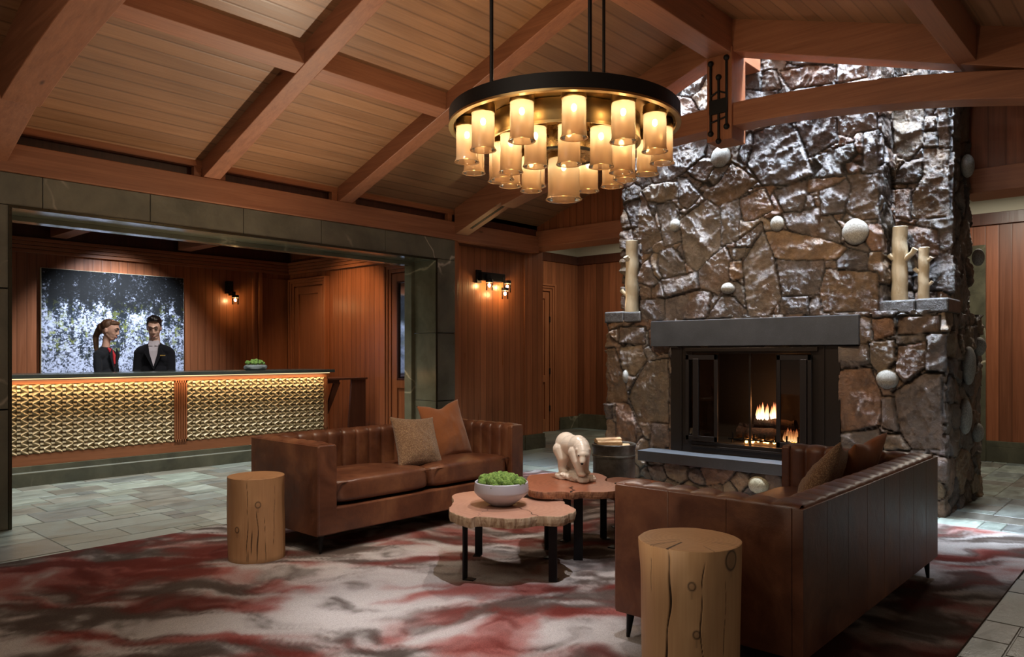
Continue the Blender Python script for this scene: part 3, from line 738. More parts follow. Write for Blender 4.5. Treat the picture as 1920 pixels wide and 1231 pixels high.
# ================================================================== CHIMNEY
UPPER_STONES=[[(3.211,3.038),(2.871,3.236),(2.604,3.01),(2.824,2.876),(2.995,2.837),(3.151,2.93)],[(3.445,2.73),(3.141,2.911),(2.985,2.783),(2.995,2.418),(3.251,2.196),(3.373,2.297),(3.414,2.467)],[(3.899,3.12),(3.733,3.172),(3.476,3.142),(3.466,2.992),(3.689,2.967),(3.843,3.016)],[(3.466,3.187),(3.373,3.173),(3.211,2.975),(3.352,2.848),(3.445,2.934)],[(2.976,2.853),(2.796,2.864),(2.806,2.479),(2.976,2.425)],[(2.787,2.863),(2.533,2.931),(2.437,2.73),(2.641,2.661),(2.75,2.657)],[(2.75,2.229),(2.551,2.522),(2.463,2.309),(2.385,1.863),(2.498,1.706),(2.695,1.713)],[(2.524,2.519),(2.342,2.508),(1.963,2.386),(1.783,2.288),(1.853,2.206),(2.19,2.218),(2.428,2.272)],[(2.411,2.245),(1.979,2.184),(1.963,2.102),(2.027,1.895),(2.359,1.895)],[(1.955,2.11),(1.595,2.067),(1.514,2.046),(1.514,1.728),(1.963,1.737),(2.003,1.91)],[(1.845,2.19),(1.745,2.277),(1.602,2.232),(1.602,2.076),(1.837,2.109)],[(1.768,2.939),(1.514,2.914),(1.507,2.534),(1.654,2.543),(1.783,2.646)],[(2.003,2.837),(1.768,2.915),(1.669,2.852),(1.783,2.63),(1.979,2.615)],[(2.051,3.138),(1.654,3.117),(1.669,2.955),(2.059,2.993)],[(2.342,2.668),(2.011,2.676),(2.027,2.417),(2.291,2.519)],[(2.003,2.593),(1.915,2.607),(1.822,2.475),(1.837,2.349),(2.003,2.406)],[(3.614,1.912),(3.352,1.992),(3.102,1.978),(3.131,1.709),(3.603,1.705)],[(3.933,1.918),(3.635,1.923),(3.625,1.715),(3.933,1.686)],[(3.657,2.132),(3.251,2.178),(3.235,2.022),(3.593,1.94)],[(3.231,2.195),(2.937,2.404),(2.88,2.31),(2.899,2.082),(3.014,1.947),(3.231,2.031)],[(3.121,1.709),(2.976,1.909),(2.843,1.902),(2.704,1.757),(2.713,1.705)],[(2.89,2.382),(2.713,2.392),(2.75,2.299),(2.824,2.27),(2.88,2.319)],[(3.689,2.418),(3.539,2.46),(3.414,2.301),(3.393,2.188),(3.625,2.139),(3.7,2.267)],[(2.385,1.728),(2.359,1.879),(2.116,1.875),(2.1,1.718)],[(2.428,2.898),(2.141,2.956),(2.124,2.838),(2.19,2.649),(2.325,2.699)],[(2.108,2.951),(2.027,2.971),(1.783,2.925),(1.822,2.875),(2.108,2.852)],[(3.933,3.115),(3.888,3.089),(3.668,2.567),(3.888,2.454),(3.944,2.556)],[(3.711,2.932),(3.518,2.925),(3.455,2.731),(3.435,2.525),(3.625,2.487)],[(2.806,2.444),(2.569,2.61),(2.551,2.539),(2.677,2.397),(2.806,2.409)],[(2.88,2.257),(2.75,2.247),(2.759,2.108),(2.843,2.078),(2.909,2.118)],[(2.627,3.488),(2.32,3.533),(2.215,3.408),(2.071,3.011),(2.299,2.953),(2.56,2.982),(2.695,3.197)],[(3.542,3.55),(3.121,3.539),(3.171,3.368),(3.476,3.201),(3.744,3.159),(3.799,3.311)],[(2.236,3.536),(1.862,3.519),(1.862,3.339),(1.853,3.257),(2.091,3.178)],[(1.853,3.537),(1.527,3.487),(1.527,3.312),(1.718,3.287),(1.843,3.335)],[(2.061,3.152),(1.718,3.212),(1.658,3.024),(1.814,2.95),(2.051,2.977)],[(1.621,3.311),(1.514,3.294),(1.518,2.932),(1.63,2.95)],[(1.705,3.308),(1.628,3.322),(1.643,3.119),(1.677,3.106)],[(2.764,4.104),(2.56,4.118),(2.578,3.908),(2.741,3.946)],[(2.374,4.007),(2.091,4.005),(1.856,3.915),(1.872,3.803),(2.278,3.838)],[(1.843,3.996),(1.606,3.954),(1.606,3.797),(1.853,3.798)],[(2.555,4.053),(2.428,4.038),(2.38,3.862),(2.549,3.89)],[(2.278,4.182),(1.901,4.071),(1.911,3.969),(2.257,4.058)],[(2.764,3.427),(2.672,3.497),(2.638,3.404),(2.718,3.201),(2.787,3.257)],[(3.048,3.212),(2.88,3.228),(2.976,3.0),(3.196,2.986)],[(1.134,3.561),(0.872,3.54),(0.864,3.221),(0.985,3.083),(1.134,3.163)],[(1.142,2.893),(1.018,3.053),(0.88,3.074),(0.864,2.921),(0.92,2.877)],[(0.86,3.164),(0.677,3.125),(0.677,2.546),(0.95,2.562),(0.95,2.757),(0.869,2.887)],[(1.154,2.822),(0.972,2.814),(0.972,2.547),(1.151,2.622)],[(1.051,2.52),(0.77,2.418),(0.762,2.208),(1.034,2.303)],[(0.864,3.432),(0.77,3.421),(0.77,3.299),(0.857,3.316)],[(0.754,3.496),(0.677,3.48),(0.677,3.143),(0.75,3.156)],[(0.861,3.3),(0.762,3.285),(0.762,3.158),(0.861,3.176)]]
LOWER_STONES=[[(2.22,1.186),(1.966,1.215),(1.889,1.012),(1.889,0.727),(2.214,0.654)],[(1.735,1.655),(1.429,1.655),(1.429,1.536),(1.726,1.522)],[(1.729,1.414),(1.522,1.452),(1.525,1.244),(1.693,1.103),(1.748,1.198)],[(1.77,1.012),(1.53,1.177),(1.411,1.18),(1.411,0.567),(1.629,0.545),(1.729,0.697)],[(1.866,0.968),(1.785,0.971),(1.742,0.68),(1.851,0.713)],[(1.946,1.661),(1.789,1.656),(1.77,1.523),(1.923,1.475)],[(1.96,1.436),(1.77,1.469),(1.763,1.298),(1.875,1.159),(1.946,1.256)],[(2.22,1.405),(1.979,1.416),(1.979,1.256),(2.22,1.215)],[(1.509,1.499),(1.394,1.507),(1.394,1.207),(1.509,1.221)],[(4.745,1.387),(4.66,1.408),(4.505,1.025),(4.486,0.825),(4.745,0.814)],[(4.582,1.641),(4.262,1.633),(4.262,1.461),(4.582,1.469)],[(4.566,1.407),(4.306,1.431),(4.235,1.285),(4.39,1.11),(4.535,1.179)],[(4.42,0.976),(4.221,1.254),(3.975,1.303),(3.975,0.619),(4.324,0.628),(4.444,0.873)],[(4.163,0.603),(3.975,0.614),(3.975,0.372),(4.192,0.355)],[(4.613,0.809),(4.456,0.79),(4.366,0.595),(4.381,0.37),(4.628,0.371)],[(2.214,0.622),(1.898,0.685),(1.87,0.525),(2.204,0.486)],[(1.875,0.646),(1.729,0.647),(1.647,0.544),(1.851,0.516)]]
def stone_sheet(name,path,z0,z1,seed,size,holes=(),parent=None,step=.0122,colbias=0,polys=(),hmax=.05):
    """wraps a relief of fitted fieldstones around the plan polyline `path`"""
    path=np.array(path,float); seg=np.diff(path,axis=0); L=np.hypot(seg[:,0],seg[:,1]); cum=np.concatenate([[0],np.cumsum(L)])
    # samples aligned to the corners
    S=[0.];K=[]
    for i,l in enumerate(L):
        n=max(2,int(round(l/step)))
        for k in range(1,n+1): S.append(cum[i]+l*k/n)
    S=np.array(S); nz=int((z1-z0)/step)+1; Z=np.linspace(z0,z1,nz)
    nrm=np.stack([-seg[:,1],seg[:,0]],1)/L[:,None]   # left normal
    PX=np.interp(S,cum,path[:,0]); PY=np.interp(S,cum,path[:,1])
    N=np.zeros((len(S),2))
    for i,s in enumerate(S):
        j=np.searchsorted(cum,s-1e-6)-1; j=min(max(j,0),len(L)-1)
        N[i]=nrm[j]
        for c in range(1,len(cum)-1):
            if abs(s-cum[c])<1e-6:
                v=nrm[c-1]+nrm[c]; v/=np.linalg.norm(v); N[i]=v*1.25
    rg=np.random.RandomState(seed)
    T=cum[-1]; area=T*(z1-z0); seeds=[];rad=[]
    tries=0
    while tries<9000:
        tries+=1
        p=(rg.uniform(-.15,T+.15),rg.uniform(z0-.15,z1+.15)); r=size*rg.choice([.55,.8,1.1,1.5,1.9],p=[.22,.25,.25,.18,.10])
        if all(math.hypot((p[0]-q[0]),(p[1]-q[1])*1.1)>(r+rr)*.52 for q,rr in zip(seeds,rad)): seeds.append(p); rad.append(r)
    sd=np.array(seeds); rad=np.array(rad); m=len(sd)
    SS,ZZ=np.meshgrid(S,Z,indexing='ij')
    wx=SS+.025*(fbm(SS*3,ZZ*3,seed=seed+1,o=3)-.5)+.012*(fbm(SS*18,ZZ*18,seed=seed+2,o=2)-.5)
    wz=ZZ+.025*(fbm(SS*3+7,ZZ*3,seed=seed+3,o=3)-.5)+.012*(fbm(SS*18+5,ZZ*18,seed=seed+4,o=2)-.5)
    q=np.stack([wx.ravel(),wz.ravel()],1)
    th=rg.uniform(0,PI,m)
    D=np.empty((len(q),m),np.float32); asp=rg.uniform(1.0,1.75,m); th=np.where(rg.rand(m)<.6,rg.normal(0,.35,m),rg.uniform(0,PI,m))
    for i in range(m):
        dx=q[:,0]-sd[i,0];dz=q[:,1]-sd[i,1]; c_,s_=math.cos(th[i]),math.sin(th[i]); u_=(dx*c_+dz*s_)/math.sqrt(asp[i]); v_=(-dx*s_+dz*c_)*math.sqrt(asp[i])
        D[:,i]=(.5*np.maximum(abs(u_),abs(v_))+.55*np.sqrt(u_*u_+v_*v_))-rad[i]*.22
    order=np.argpartition(D,4,axis=1)[:,:5]
    dd=np.take_along_axis(D,order,1); o2=np.argsort(dd,1); order=np.take_along_axis(order,o2,1); dd=np.take_along_axis(dd,o2,1)
    a=order[:,0]; e=np.full(len(q),9.)
    for k in range(1,5):
        e=np.minimum(e,(dd[:,k]-dd[:,0])*.5)
    # traced stones: outlines in (run, height), given their own ids
    m0=m; G=.013
    s1=np.full(len(q),-9.); s2=np.full(len(q),-9.); who=np.zeros(len(q),int)
    for k,poly in enumerate(polys):
        pg=np.array(poly); n_=len(pg)
        ix=np.nonzero((q[:,0]>pg[:,0].min()-.12)&(q[:,0]<pg[:,0].max()+.12)&(q[:,1]>pg[:,1].min()-.12)&(q[:,1]<pg[:,1].max()+.12))[0]
        px,pz=q[ix,0],q[ix,1]; inside=np.zeros(len(ix),bool); dist=np.full(len(ix),9.)
        for i in range(n_):
            x1,y1=pg[i];x2,y2=pg[(i+1)%n_]
            inside^=((y1>pz)!=(y2>pz))&(px<(x2-x1)*(pz-y1)/(y2-y1+1e-12)+x1)
            t_=np.clip(((px-x1)*(x2-x1)+(pz-y1)*(y2-y1))/((x2-x1)**2+(y2-y1)**2),0,1)
            dist=np.minimum(dist,np.hypot(px-x1-t_*(x2-x1),pz-y1-t_*(y2-y1)))
        sg=np.where(inside,dist,-dist); o1=s1[ix]; best=sg>o1
        s2[ix]=np.where(best,o1,np.maximum(s2[ix],sg)); s1[ix]=np.where(best,sg,o1); who[ix]=np.where(best,k,who[ix])
        sd=np.vstack([sd,pg.mean(axis=0)]); rad=np.append(rad,.2)
    cl=s1>-G
    e=np.where(cl,np.minimum(s1+G,(s1-s2)*.5),np.minimum(e,-(s1+G))); a=np.where(cl,m0+who,a)
    m=len(sd); th=np.append(th,rg.uniform(0,PI,m-m0))
    baseh=rg.uniform(.016,hmax*.8,m); tx=rg.normal(0,.06,m); tz=rg.normal(0,.06,m); rough=rg.uniform(.25,1.0,m); edge=rg.uniform(.003,.009,m)
    u=q[:,0]-sd[a,0]; w=q[:,1]-sd[a,1]
    ca=np.cos(th[a]); sa=np.sin(th[a]); ru=u*ca+w*sa; rw=-u*sa+w*ca
    t=np.clip((e-.0035)/edge[a],0,1); t=1-(1-t)**1.6
    nz1=fbm(ru*5+a*3.7,rw*11+a*1.3,seed=seed+9,o=5,ridge=True)-.6
    nz2=fbm(q[:,0]*30,q[:,1]*30,seed=seed+13,o=3,ridge=True)-.6
    st=np.floor((ru*7+.35*nz1)*1.0)/7*.10*(rough[a]>.72)
    fac=baseh[a]+tx[a]*u+tz[a]*w
    for k in range(3):
        gx=rg.normal(0,.20,m);gz=rg.normal(0,.20,m);o_=rg.uniform(.0,.03,m); fac=np.minimum(fac,baseh[a]+o_[a]+gx[a]*u+gz[a]*w)
    h=t*(np.maximum(fac,.008)+.046*rough[a]*nz1+.016*nz2+st*.35)
    h=np.where(e<.0035,-.012,np.clip(h,-.004,.095))
    Hh=h.reshape(SS.shape)
    P=np.stack([PX[:,None]+N[:,0:1]*Hh,PY[:,None]+N[:,1:2]*Hh,ZZ],-1)
    pal=np.array([(.150,.092,.055),(.125,.088,.062),(.180,.110,.055),(.105,.082,.070),(.150,.118,.088),(.175,.092,.048),(.125,.100,.080),(.095,.070,.055),(.190,.135,.080),(.14,.095,.06)])
    pc=pal[rg.randint(0,len(pal),m)]*rg.uniform(.75,1.25,(m,1))
    c=pc[a]*1.0*(.35+.65*np.clip((e-.004)/.006,0,1))[:,None]
    c=np.where((e<.0042)[:,None],np.array([.018,.014,.011]),c)
    c=c.reshape(*SS.shape,3)
    mask=np.ones((len(S)-1,nz-1),bool)
    for s0,s1,h0,h1 in holes:
        sm=(S[:-1]>=s0-.004)&(S[1:]<=s1+.004); zm=(Z[:-1]>=h0-.004)&(Z[1:]<=h1+.004)
        mask&=~(sm[:,None]&zm[None,:])
    return grid_mesh(name,P,M['stone'],color=c,mask=mask,parent=parent,smooth=True)
def chimney():
    root=thing('chimney','tall fieldstone chimney breast with rounded cobbles set in it','chimney',(7.03,3.22,0)); root['kind']='structure'; del root['category']
    # lower block; path keeps the outside on its left
    x=7.03
    low=[(8.42,4.90),(x,4.90),(x,1.54),(8.42,1.54)]
    low=low  # heading -x, then -y, then +x ; outward = right side -> reverse
    low=low[::-1]
    # reversed: s starts at (8.42,1.54): 0..1.39 side, 1.39..4.75 front (y 1.54->4.90)
    s0=1.39
    stone_sheet('lower_stonework',low,0,1.72,11,.26,polys=LOWER_STONES,holes=[(s0+(2.37-1.54),s0+(4.07-1.54),.30,1.42)],parent=root)
    up=[(8.05,4.93),(7.40,4.93),(7.40,4.45),(7.03,4.45),(7.03,2.03),(7.40,2.03),(7.40,1.56),(8.05,1.56)][::-1]
    stone_sheet('upper_stonework',up,1.70,6.0,29,.30,polys=UPPER_STONES,parent=root,step=.0118)
    # ledges
    for (a,b,lab) in ((1.50,2.03,'right'),(4.45,4.92,'left')):
        c=(a+b)/2; g=.004
        mb=MB(); xs=7.0
        for p,q in ((a,c-.02),(c-.02+g,b)): mb.box(xs+rnd.uniform(-.015,.015),7.45,p,q,1.695,1.815+rnd.uniform(-.006,.004))
        o=mb.build('ledge_stone',M['ledge'],root,bevel=.015)
    mb=MB().box(7.07,8.4,4.87,4.88,0,1.7)
    # cobbles
    def cob(y,z,ry,rz,xp=7.03,rot=0,axis='x',xc=None):
        mb=MB(); nn=22; mb.ball((0,0,0),(.055,ry,rz),nn,14)
        mb.v=[tuple(Vector(v)*(1+.10*(float(vnoise(np.array([v[0]*14+y*9]),np.array([v[1]*14]),np.array([v[2]*14+z*5]))[0])-.5))) for v in mb.v]
        Mx=Matrix.Translation((xp-.016,y,z))@Matrix.Rotation(R(rot),4,'X')
        if axis=='y': Mx=Matrix.Translation((xc,1.50,z))@Matrix.Rotation(R(90),4,'Z')
        mb.xf(Mx); mb.build('cobble',M['cobble'],root,smooth=True)
    for px,py,rx,ry_,pl in COBS: cob(px,py,rx,ry_,pl)
    for xc,z,r1,r2 in ((7.7,3.02,.10,.10),(8.15,2.25,.05,.08),(8.2,1.42,.07,.09),(7.75,1.25,.12,.17),(7.6,.80,.10,.16),(8.1,.62,.07,.09)): cob(0,z,r1,r2,axis='y',xc=xc)
    # hearth plinth and slab
    hearth=[(7.03,4.26),(6.80,4.26),(6.80,2.17),(7.03,2.17)][::-1]
    stone_sheet('hearth_stonework',hearth,0,.245,51,.22,parent=root,step=.012,hmax=.03)
    MB().box(6.74,7.05,2.12,4.32,.24,.345).build('hearth_slab',M['granite'],root,bevel=.004)
    MB().box(6.965,7.10,2.19,4.30,1.43,1.695).build('mantel_stone',M['granite'],root,bevel=.004)
    mb=MB(); mb.ball((6.775,3.02,.13),(.06,.10,.085),22,14); mb.build('cobble',M['pebble'],root,smooth=True)
    # firebox
    mb=MB(); xf=7.0
    mb.box(xf,xf+.05,3.83,4.08,.345,1.43).box(xf,xf+.05,2.36,2.62,.345,1.43).box(xf,xf+.05,2.62,3.83,1.355,1.43).box(xf,xf+.05,2.62,3.83,.345,.455)
    mb.build('firebox_surround',M['firemetal'],root,bevel=.003)
    mb=MB()
    for y in (3.95,2.50): mb.box(xf-.012,xf,y-.006,y+.006,.36,1.42)
    mb.box(xf-.03,xf,2.55,3.9,1.375,1.41).box(xf-.02,xf,2.62,3.83,.40,.42); mb.build('surround_rib',M['firemetal'],root,bevel=.002)
    mb=MB().box(7.05,7.62,3.83,3.86,.42,1.40).box(7.05,7.62,2.59,2.62,.42,1.40).box(7.60,7.65,2.6,3.85,.42,1.40).box(7.05,7.62,2.6,3.85,.38,.455).box(7.05,7.62,2.6,3.85,1.36,1.40)
    mb.build('firebox_lining',plain('soot_brick',(.018,.013,.010),.9),root)
    MB().box(xf+.012,xf+.03,3.205,3.222,.455,1.355).build('centre_post',M['firemetal'],root)
    def door(y0,y1,lean):
        d=MB(); X0=xf-.045;X1=xf-.02
        fr=.035
        d.box(X0,X1,y0,y0+fr,.47,1.34).box(X0,X1,y1-fr,y1,.47,1.34).box(X0,X1,y0,y1,1.29,1.34).box(X0,X1,y0,y1,.47,.52)
        ym=(y0+y1)/2+lean; d.box(X0-.008,X1,ym-.03,ym+.03,.5,1.30)
        o=d.build('fire_door',M['firemetal'],root,bevel=.003)
        g=MB().box(X0+.01,X0+.016,y0+fr,y1-fr,.52,1.29).build('fire_door_glass',M['smoked'],o)
    door(3.53,3.88,.06); door(2.60,2.925,-.09)
    return root
def ledge_mat():
    t=NT('ledge_slab'); m=t.coord(); n=t.noise(m,6,8,.65); r=t.ramp(n,[(.3,(.028,.026,.025)),(.7,(.07,.062,.055))]); t.base(r); b=t.bump(t.noise(m,20,8,.7),.9,.02); return t.set(Roughness=.4)
M['ledge']=ledge_mat(); M['firemetal']=plain('dark_bronze_metal',(.035,.028,.024),.38,.7)
def pebble_mat():
    t=NT('tan_pebble'); m=t.coord(); n=t.noise(m,120,5,.7); r=t.ramp(n,[(.3,(.10,.09,.06)),(.5,(.22,.19,.12)),(.75,(.42,.36,.22))]); t.base(r); t.bump(n,.3,.004); return t.set(Roughness=.6)
M['pebble']=pebble_mat()
COBS=[(3.52,3.32,.105,.105,7.03),(4.03,2.69,.062,.066,7.03),(4.60,2.80,.050,.075,7.40),(2.94,2.585,.068,.072,7.03),(2.235,2.43,.115,.115,7.03),(3.44,2.00,.075,.055,7.03),(2.93,4.22,.09,.08,7.03),(1.97,1.13,.092,.085,7.03),(4.64,1.10,.035,.075,7.03),(2.00,2.52,.0,.0,7.4)][:-1]
chimney()

# ------------------------------------------------------------------ fire, logs, grate
def fire():
    g=thing('fire_grate','black iron grate inside the fireplace','grate',(7.3,3.1,.455))
    mb=MB()
    for k in range(7):
        y=2.80+k*.11; mb.tube([(7.16,y,.56),(7.16,y,.50),(7.46,y,.50)],.009,8)
    for x in (7.18,7.44): mb.tube([(x,2.74,.492),(x,3.52,.492)],.009,8)
    mb.build('bars',M['iron'],g,smooth='auto')
    for x in (7.18,7.44):
        for y in (2.78,3.48): MB().tube([(x,y,.455),(x,y,.492)],.009,8).build('leg',M['iron'],g)
    bark=NT('charred_bark'); m=bark.coord(); n=bark.noise(m,25,6,.7); bark.base(bark.ramp(n,[(.35,(.010,.007,.005)),(.7,(.07,.03,.018))])); bark.bump(n,1,.02); bark=bark.set(Roughness=.9)
    for i,(a,b,r,lb) in enumerate((((7.24,2.74,.56),(7.28,3.46,.555),.055,'charred log lying at the front of the fire grate'),((7.38,2.80,.565),(7.40,3.50,.57),.062,'charred log lying at the back of the fire grate'),((7.26,2.86,.65),(7.36,3.30,.665),.05,'burning log resting on top in the fireplace'))):
        a=Vector(a);b=Vector(b); pts=[a.lerp(b,k/8)+Vector((.008*math.sin(k*2+i),0,.006*math.cos(k*3))) for k in range(9)]
        o=MB().tube(pts,[r*(1+.1*math.sin(k*1.7+i)) for k in range(9)],14).build('fire_log',bark,smooth='auto'); tag(o,lb,'log','logs in the fireplace')
    # flame tongues
    t=NT('flame'); c=t.n('ShaderNodeTexCoord'); sep=t.n('ShaderNodeSeparateXYZ'); t.l(c,'Generated',sep,0)
    cr=t.ramp(sep,[(0,(1,.75,.45)),(.45,(1,.50,.20)),(1,(.8,.16,.06))],2); em=t.n('ShaderNodeEmission'); t.l(cr,0,em,0); em.inputs[1].default_value=3.2
    tp=t.n('ShaderNodeBsdfTransparent'); n=t.noise(t.coord((30,30,5)),1,3); ar=t.math('SUBTRACT',1.0,[sep,2]); al=t.math('MULTIPLY',ar,t.ramp(n,[(.3,.25),(.6,1.)]))
    mx=t.n('ShaderNodeMixShader'); t.l(al,0,mx,0); t.l(tp,0,mx,1); t.l(em,0,mx,2); t.l(mx,0,t.out,0)
    fl=thing('fire_flames','orange flames rising from the logs in the fireplace','fire',(7.3,3.0,.66)); fl['kind']='stuff'
    for k in range(11):
        y=3.045+.021*k; hgt=.12+.07*rnd.random(); x=7.28+rnd.uniform(-.03,.05); pr=[(.001,0),(.014,.015),(.017,.35*hgt),(.010,.7*hgt),(.001,hgt)]
        MB().lathe(pr,(x,y,.69),10,jit=lambda a,z:.2*math.sin(3*a+z*40)).build('flame',t.m,fl,smooth=True)
    for k in range(5):
        y=2.83+.028*k; hgt=.10+.05*rnd.random()
        MB().lathe([(.001,0),(.02,.015),(.022,.35*hgt),(.012,.7*hgt),(.001,hgt)],(7.2,y,.50),10).build('flame',t.m,fl,smooth=True)
    mb=MB()
    for k in range(36): mb.ball((7.2+rnd.uniform(0,.22),2.66+rnd.random()*.72,.465+rnd.random()*.02),rnd.uniform(.008,.017),6,4)
    o=mb.build('embers',M['ember']); tag(o,'bed of glowing embers under the fireplace grate','embers',kind='stuff')
fire()
# ------------------------------------------------------------------ light levels
BULB=38; SCB=160; AMB=.11; EXPO=.58
def LIGHTS():
    C=(.72,.84,1.0); W=(1,.62,.32); N=(1,.85,.68)
    return [
    ('skylight_wash',dict(ty='AREA',loc=(6.84,3.22,5.6),power=240,color=C,size=.25,sy=3.2,spread=80)),
    ('skylight_wash_right',dict(ty='AREA',loc=(7.18,1.76,5.6),power=60,color=C,size=.3,sy=.3,spread=80)),
    ('skylight_wash_left',dict(ty='AREA',loc=(7.18,4.70,5.6),power=40,color=C,size=.3,sy=.3,spread=80)),
    ('chandelier_downlight',dict(ty='SPOT',loc=(4.09,3.215,2.47),power=75,color=(1,.93,.9),size=.03,target=(3.5,3.1,0),spot=88,blend=.9)),
    ('ceiling_spot_table',dict(ty='SPOT',loc=(2.9,1.95,3.72),power=240,color=(.95,.93,1.0),size=.03,target=(3.0,2.9,.2),spot=36,blend=.7)),
    ('ceiling_spot_rug',dict(ty='SPOT',loc=(1.7,3.2,3.9),power=260,color=(1,.95,.95),size=.04,target=(1.95,2.65,0),spot=36,blend=.8)),
    ('ceiling_spot_sofa',dict(ty='SPOT',loc=(2.55,3.4,3.85),power=185,color=N,size=.04,target=(4.0,4.9,.5),spot=60,blend=.8)),
    ('ceiling_spot_stool',dict(ty='SPOT',loc=(1.6,.9,3.2),power=260,color=(1,.87,.74),size=.05,target=(2.69,1.48,.45),spot=26,blend=.9)),
    ('ceiling_spot_behind',dict(ty='SPOT',loc=(6.3,1.1,3.3),power=150,color=C,size=.05,target=(6.3,1.2,0),spot=50,blend=.7)),
    ('left_stool_fill',dict(ty='SPOT',loc=(1.75,3.5,3.8),power=110,color=N,size=.05,target=(2.6,4.6,.3),spot=30,blend=.8)),  # added spot without a fixture, brightens the left stool
    ('chimney_warm_fill',dict(ty='SPOT',loc=(5.2,2.0,3.6),power=120,color=(1,.78,.55),size=.05,target=(7.03,2.8,1.4),spot=80,blend=.9)),  # added fill, warm frontal light on the chimney stones
    ('chimney_warm_fill_left',dict(ty='SPOT',loc=(5.2,4.6,3.5),power=100,color=(1,.78,.55),size=.05,target=(7.03,3.8,1.4),spot=80,blend=.9)),  # left partner of the added warm chimney fill
    ('ceiling_fill_top',dict(ty='POINT',loc=(4.09,3.215,3.12),power=16,color=(1,.80,.5),size=.05)),  # added point light above the ring, warms the ceiling boards
    ('ceiling_fill_low',dict(ty='SPOT',loc=(4.5,5.75,.25),power=190,color=(1,.80,.58),size=.06,target=(2.9,5.0,3.4),spot=100,blend=.9)),  # unseen spot added behind the left sofa to light the ceiling from below
    ('ceiling_fill_low_front',dict(ty='SPOT',loc=(1.2,1.6,.25),power=70,color=(1,.78,.56),size=.08,target=(3.4,2.6,4.0),spot=110,blend=.9)),  # second unseen fill added low near the camera, aimed at the roof
    ('hall_light',dict(ty='AREA',loc=(9.8,6.9,3.3),power=19,color=(1,.9,.7),size=.6)),
    ('hall_light_right',dict(ty='AREA',loc=(9.6,1.6,3.3),power=45,color=(1,.9,.75),size=.6)),
    ('reception_downlight',dict(ty='SPOT',loc=(4.2,10.1,3.15),power=360,color=(.80,.88,1.0),size=.06,target=(4.2,11.4,1.15),spot=82,blend=.8)),
    ('reception_floor_light',dict(ty='AREA',loc=(3.6,8.1,3.15),power=75,color=(.90,.96,.97),size=4.0,sy=.5,spread=110)),
    ('staff_face_fill',dict(ty='SPOT',loc=(3.9,8.3,3.1),power=70,color=(1,.88,.76),size=.06,target=(3.85,9.9,1.55),spot=50,blend=.8)),  # fill spot added in front of the staff to brighten their faces
    ('reception_side_light',dict(ty='SPOT',loc=(5.9,9.2,3.1),power=90,color=W,size=.06,target=(7.0,9.7,1.4),spot=90,blend=.8)),
    ('counter_led',dict(ty='AREA',loc=(3.5,8.77,1.085),power=12,color=(1,.70,.40),size=4.9,sy=.02)),
    ('fire_glow',dict(ty='POINT',loc=(7.25,3.0,.85),power=4,color=(1,.42,.14),size=.08)),
    ('lobby_fill',dict(ty='AREA',loc=(1.0,2.6,3.7),power=38,color=N,size=2.2,target=(3.2,3.0,0))),
    ]

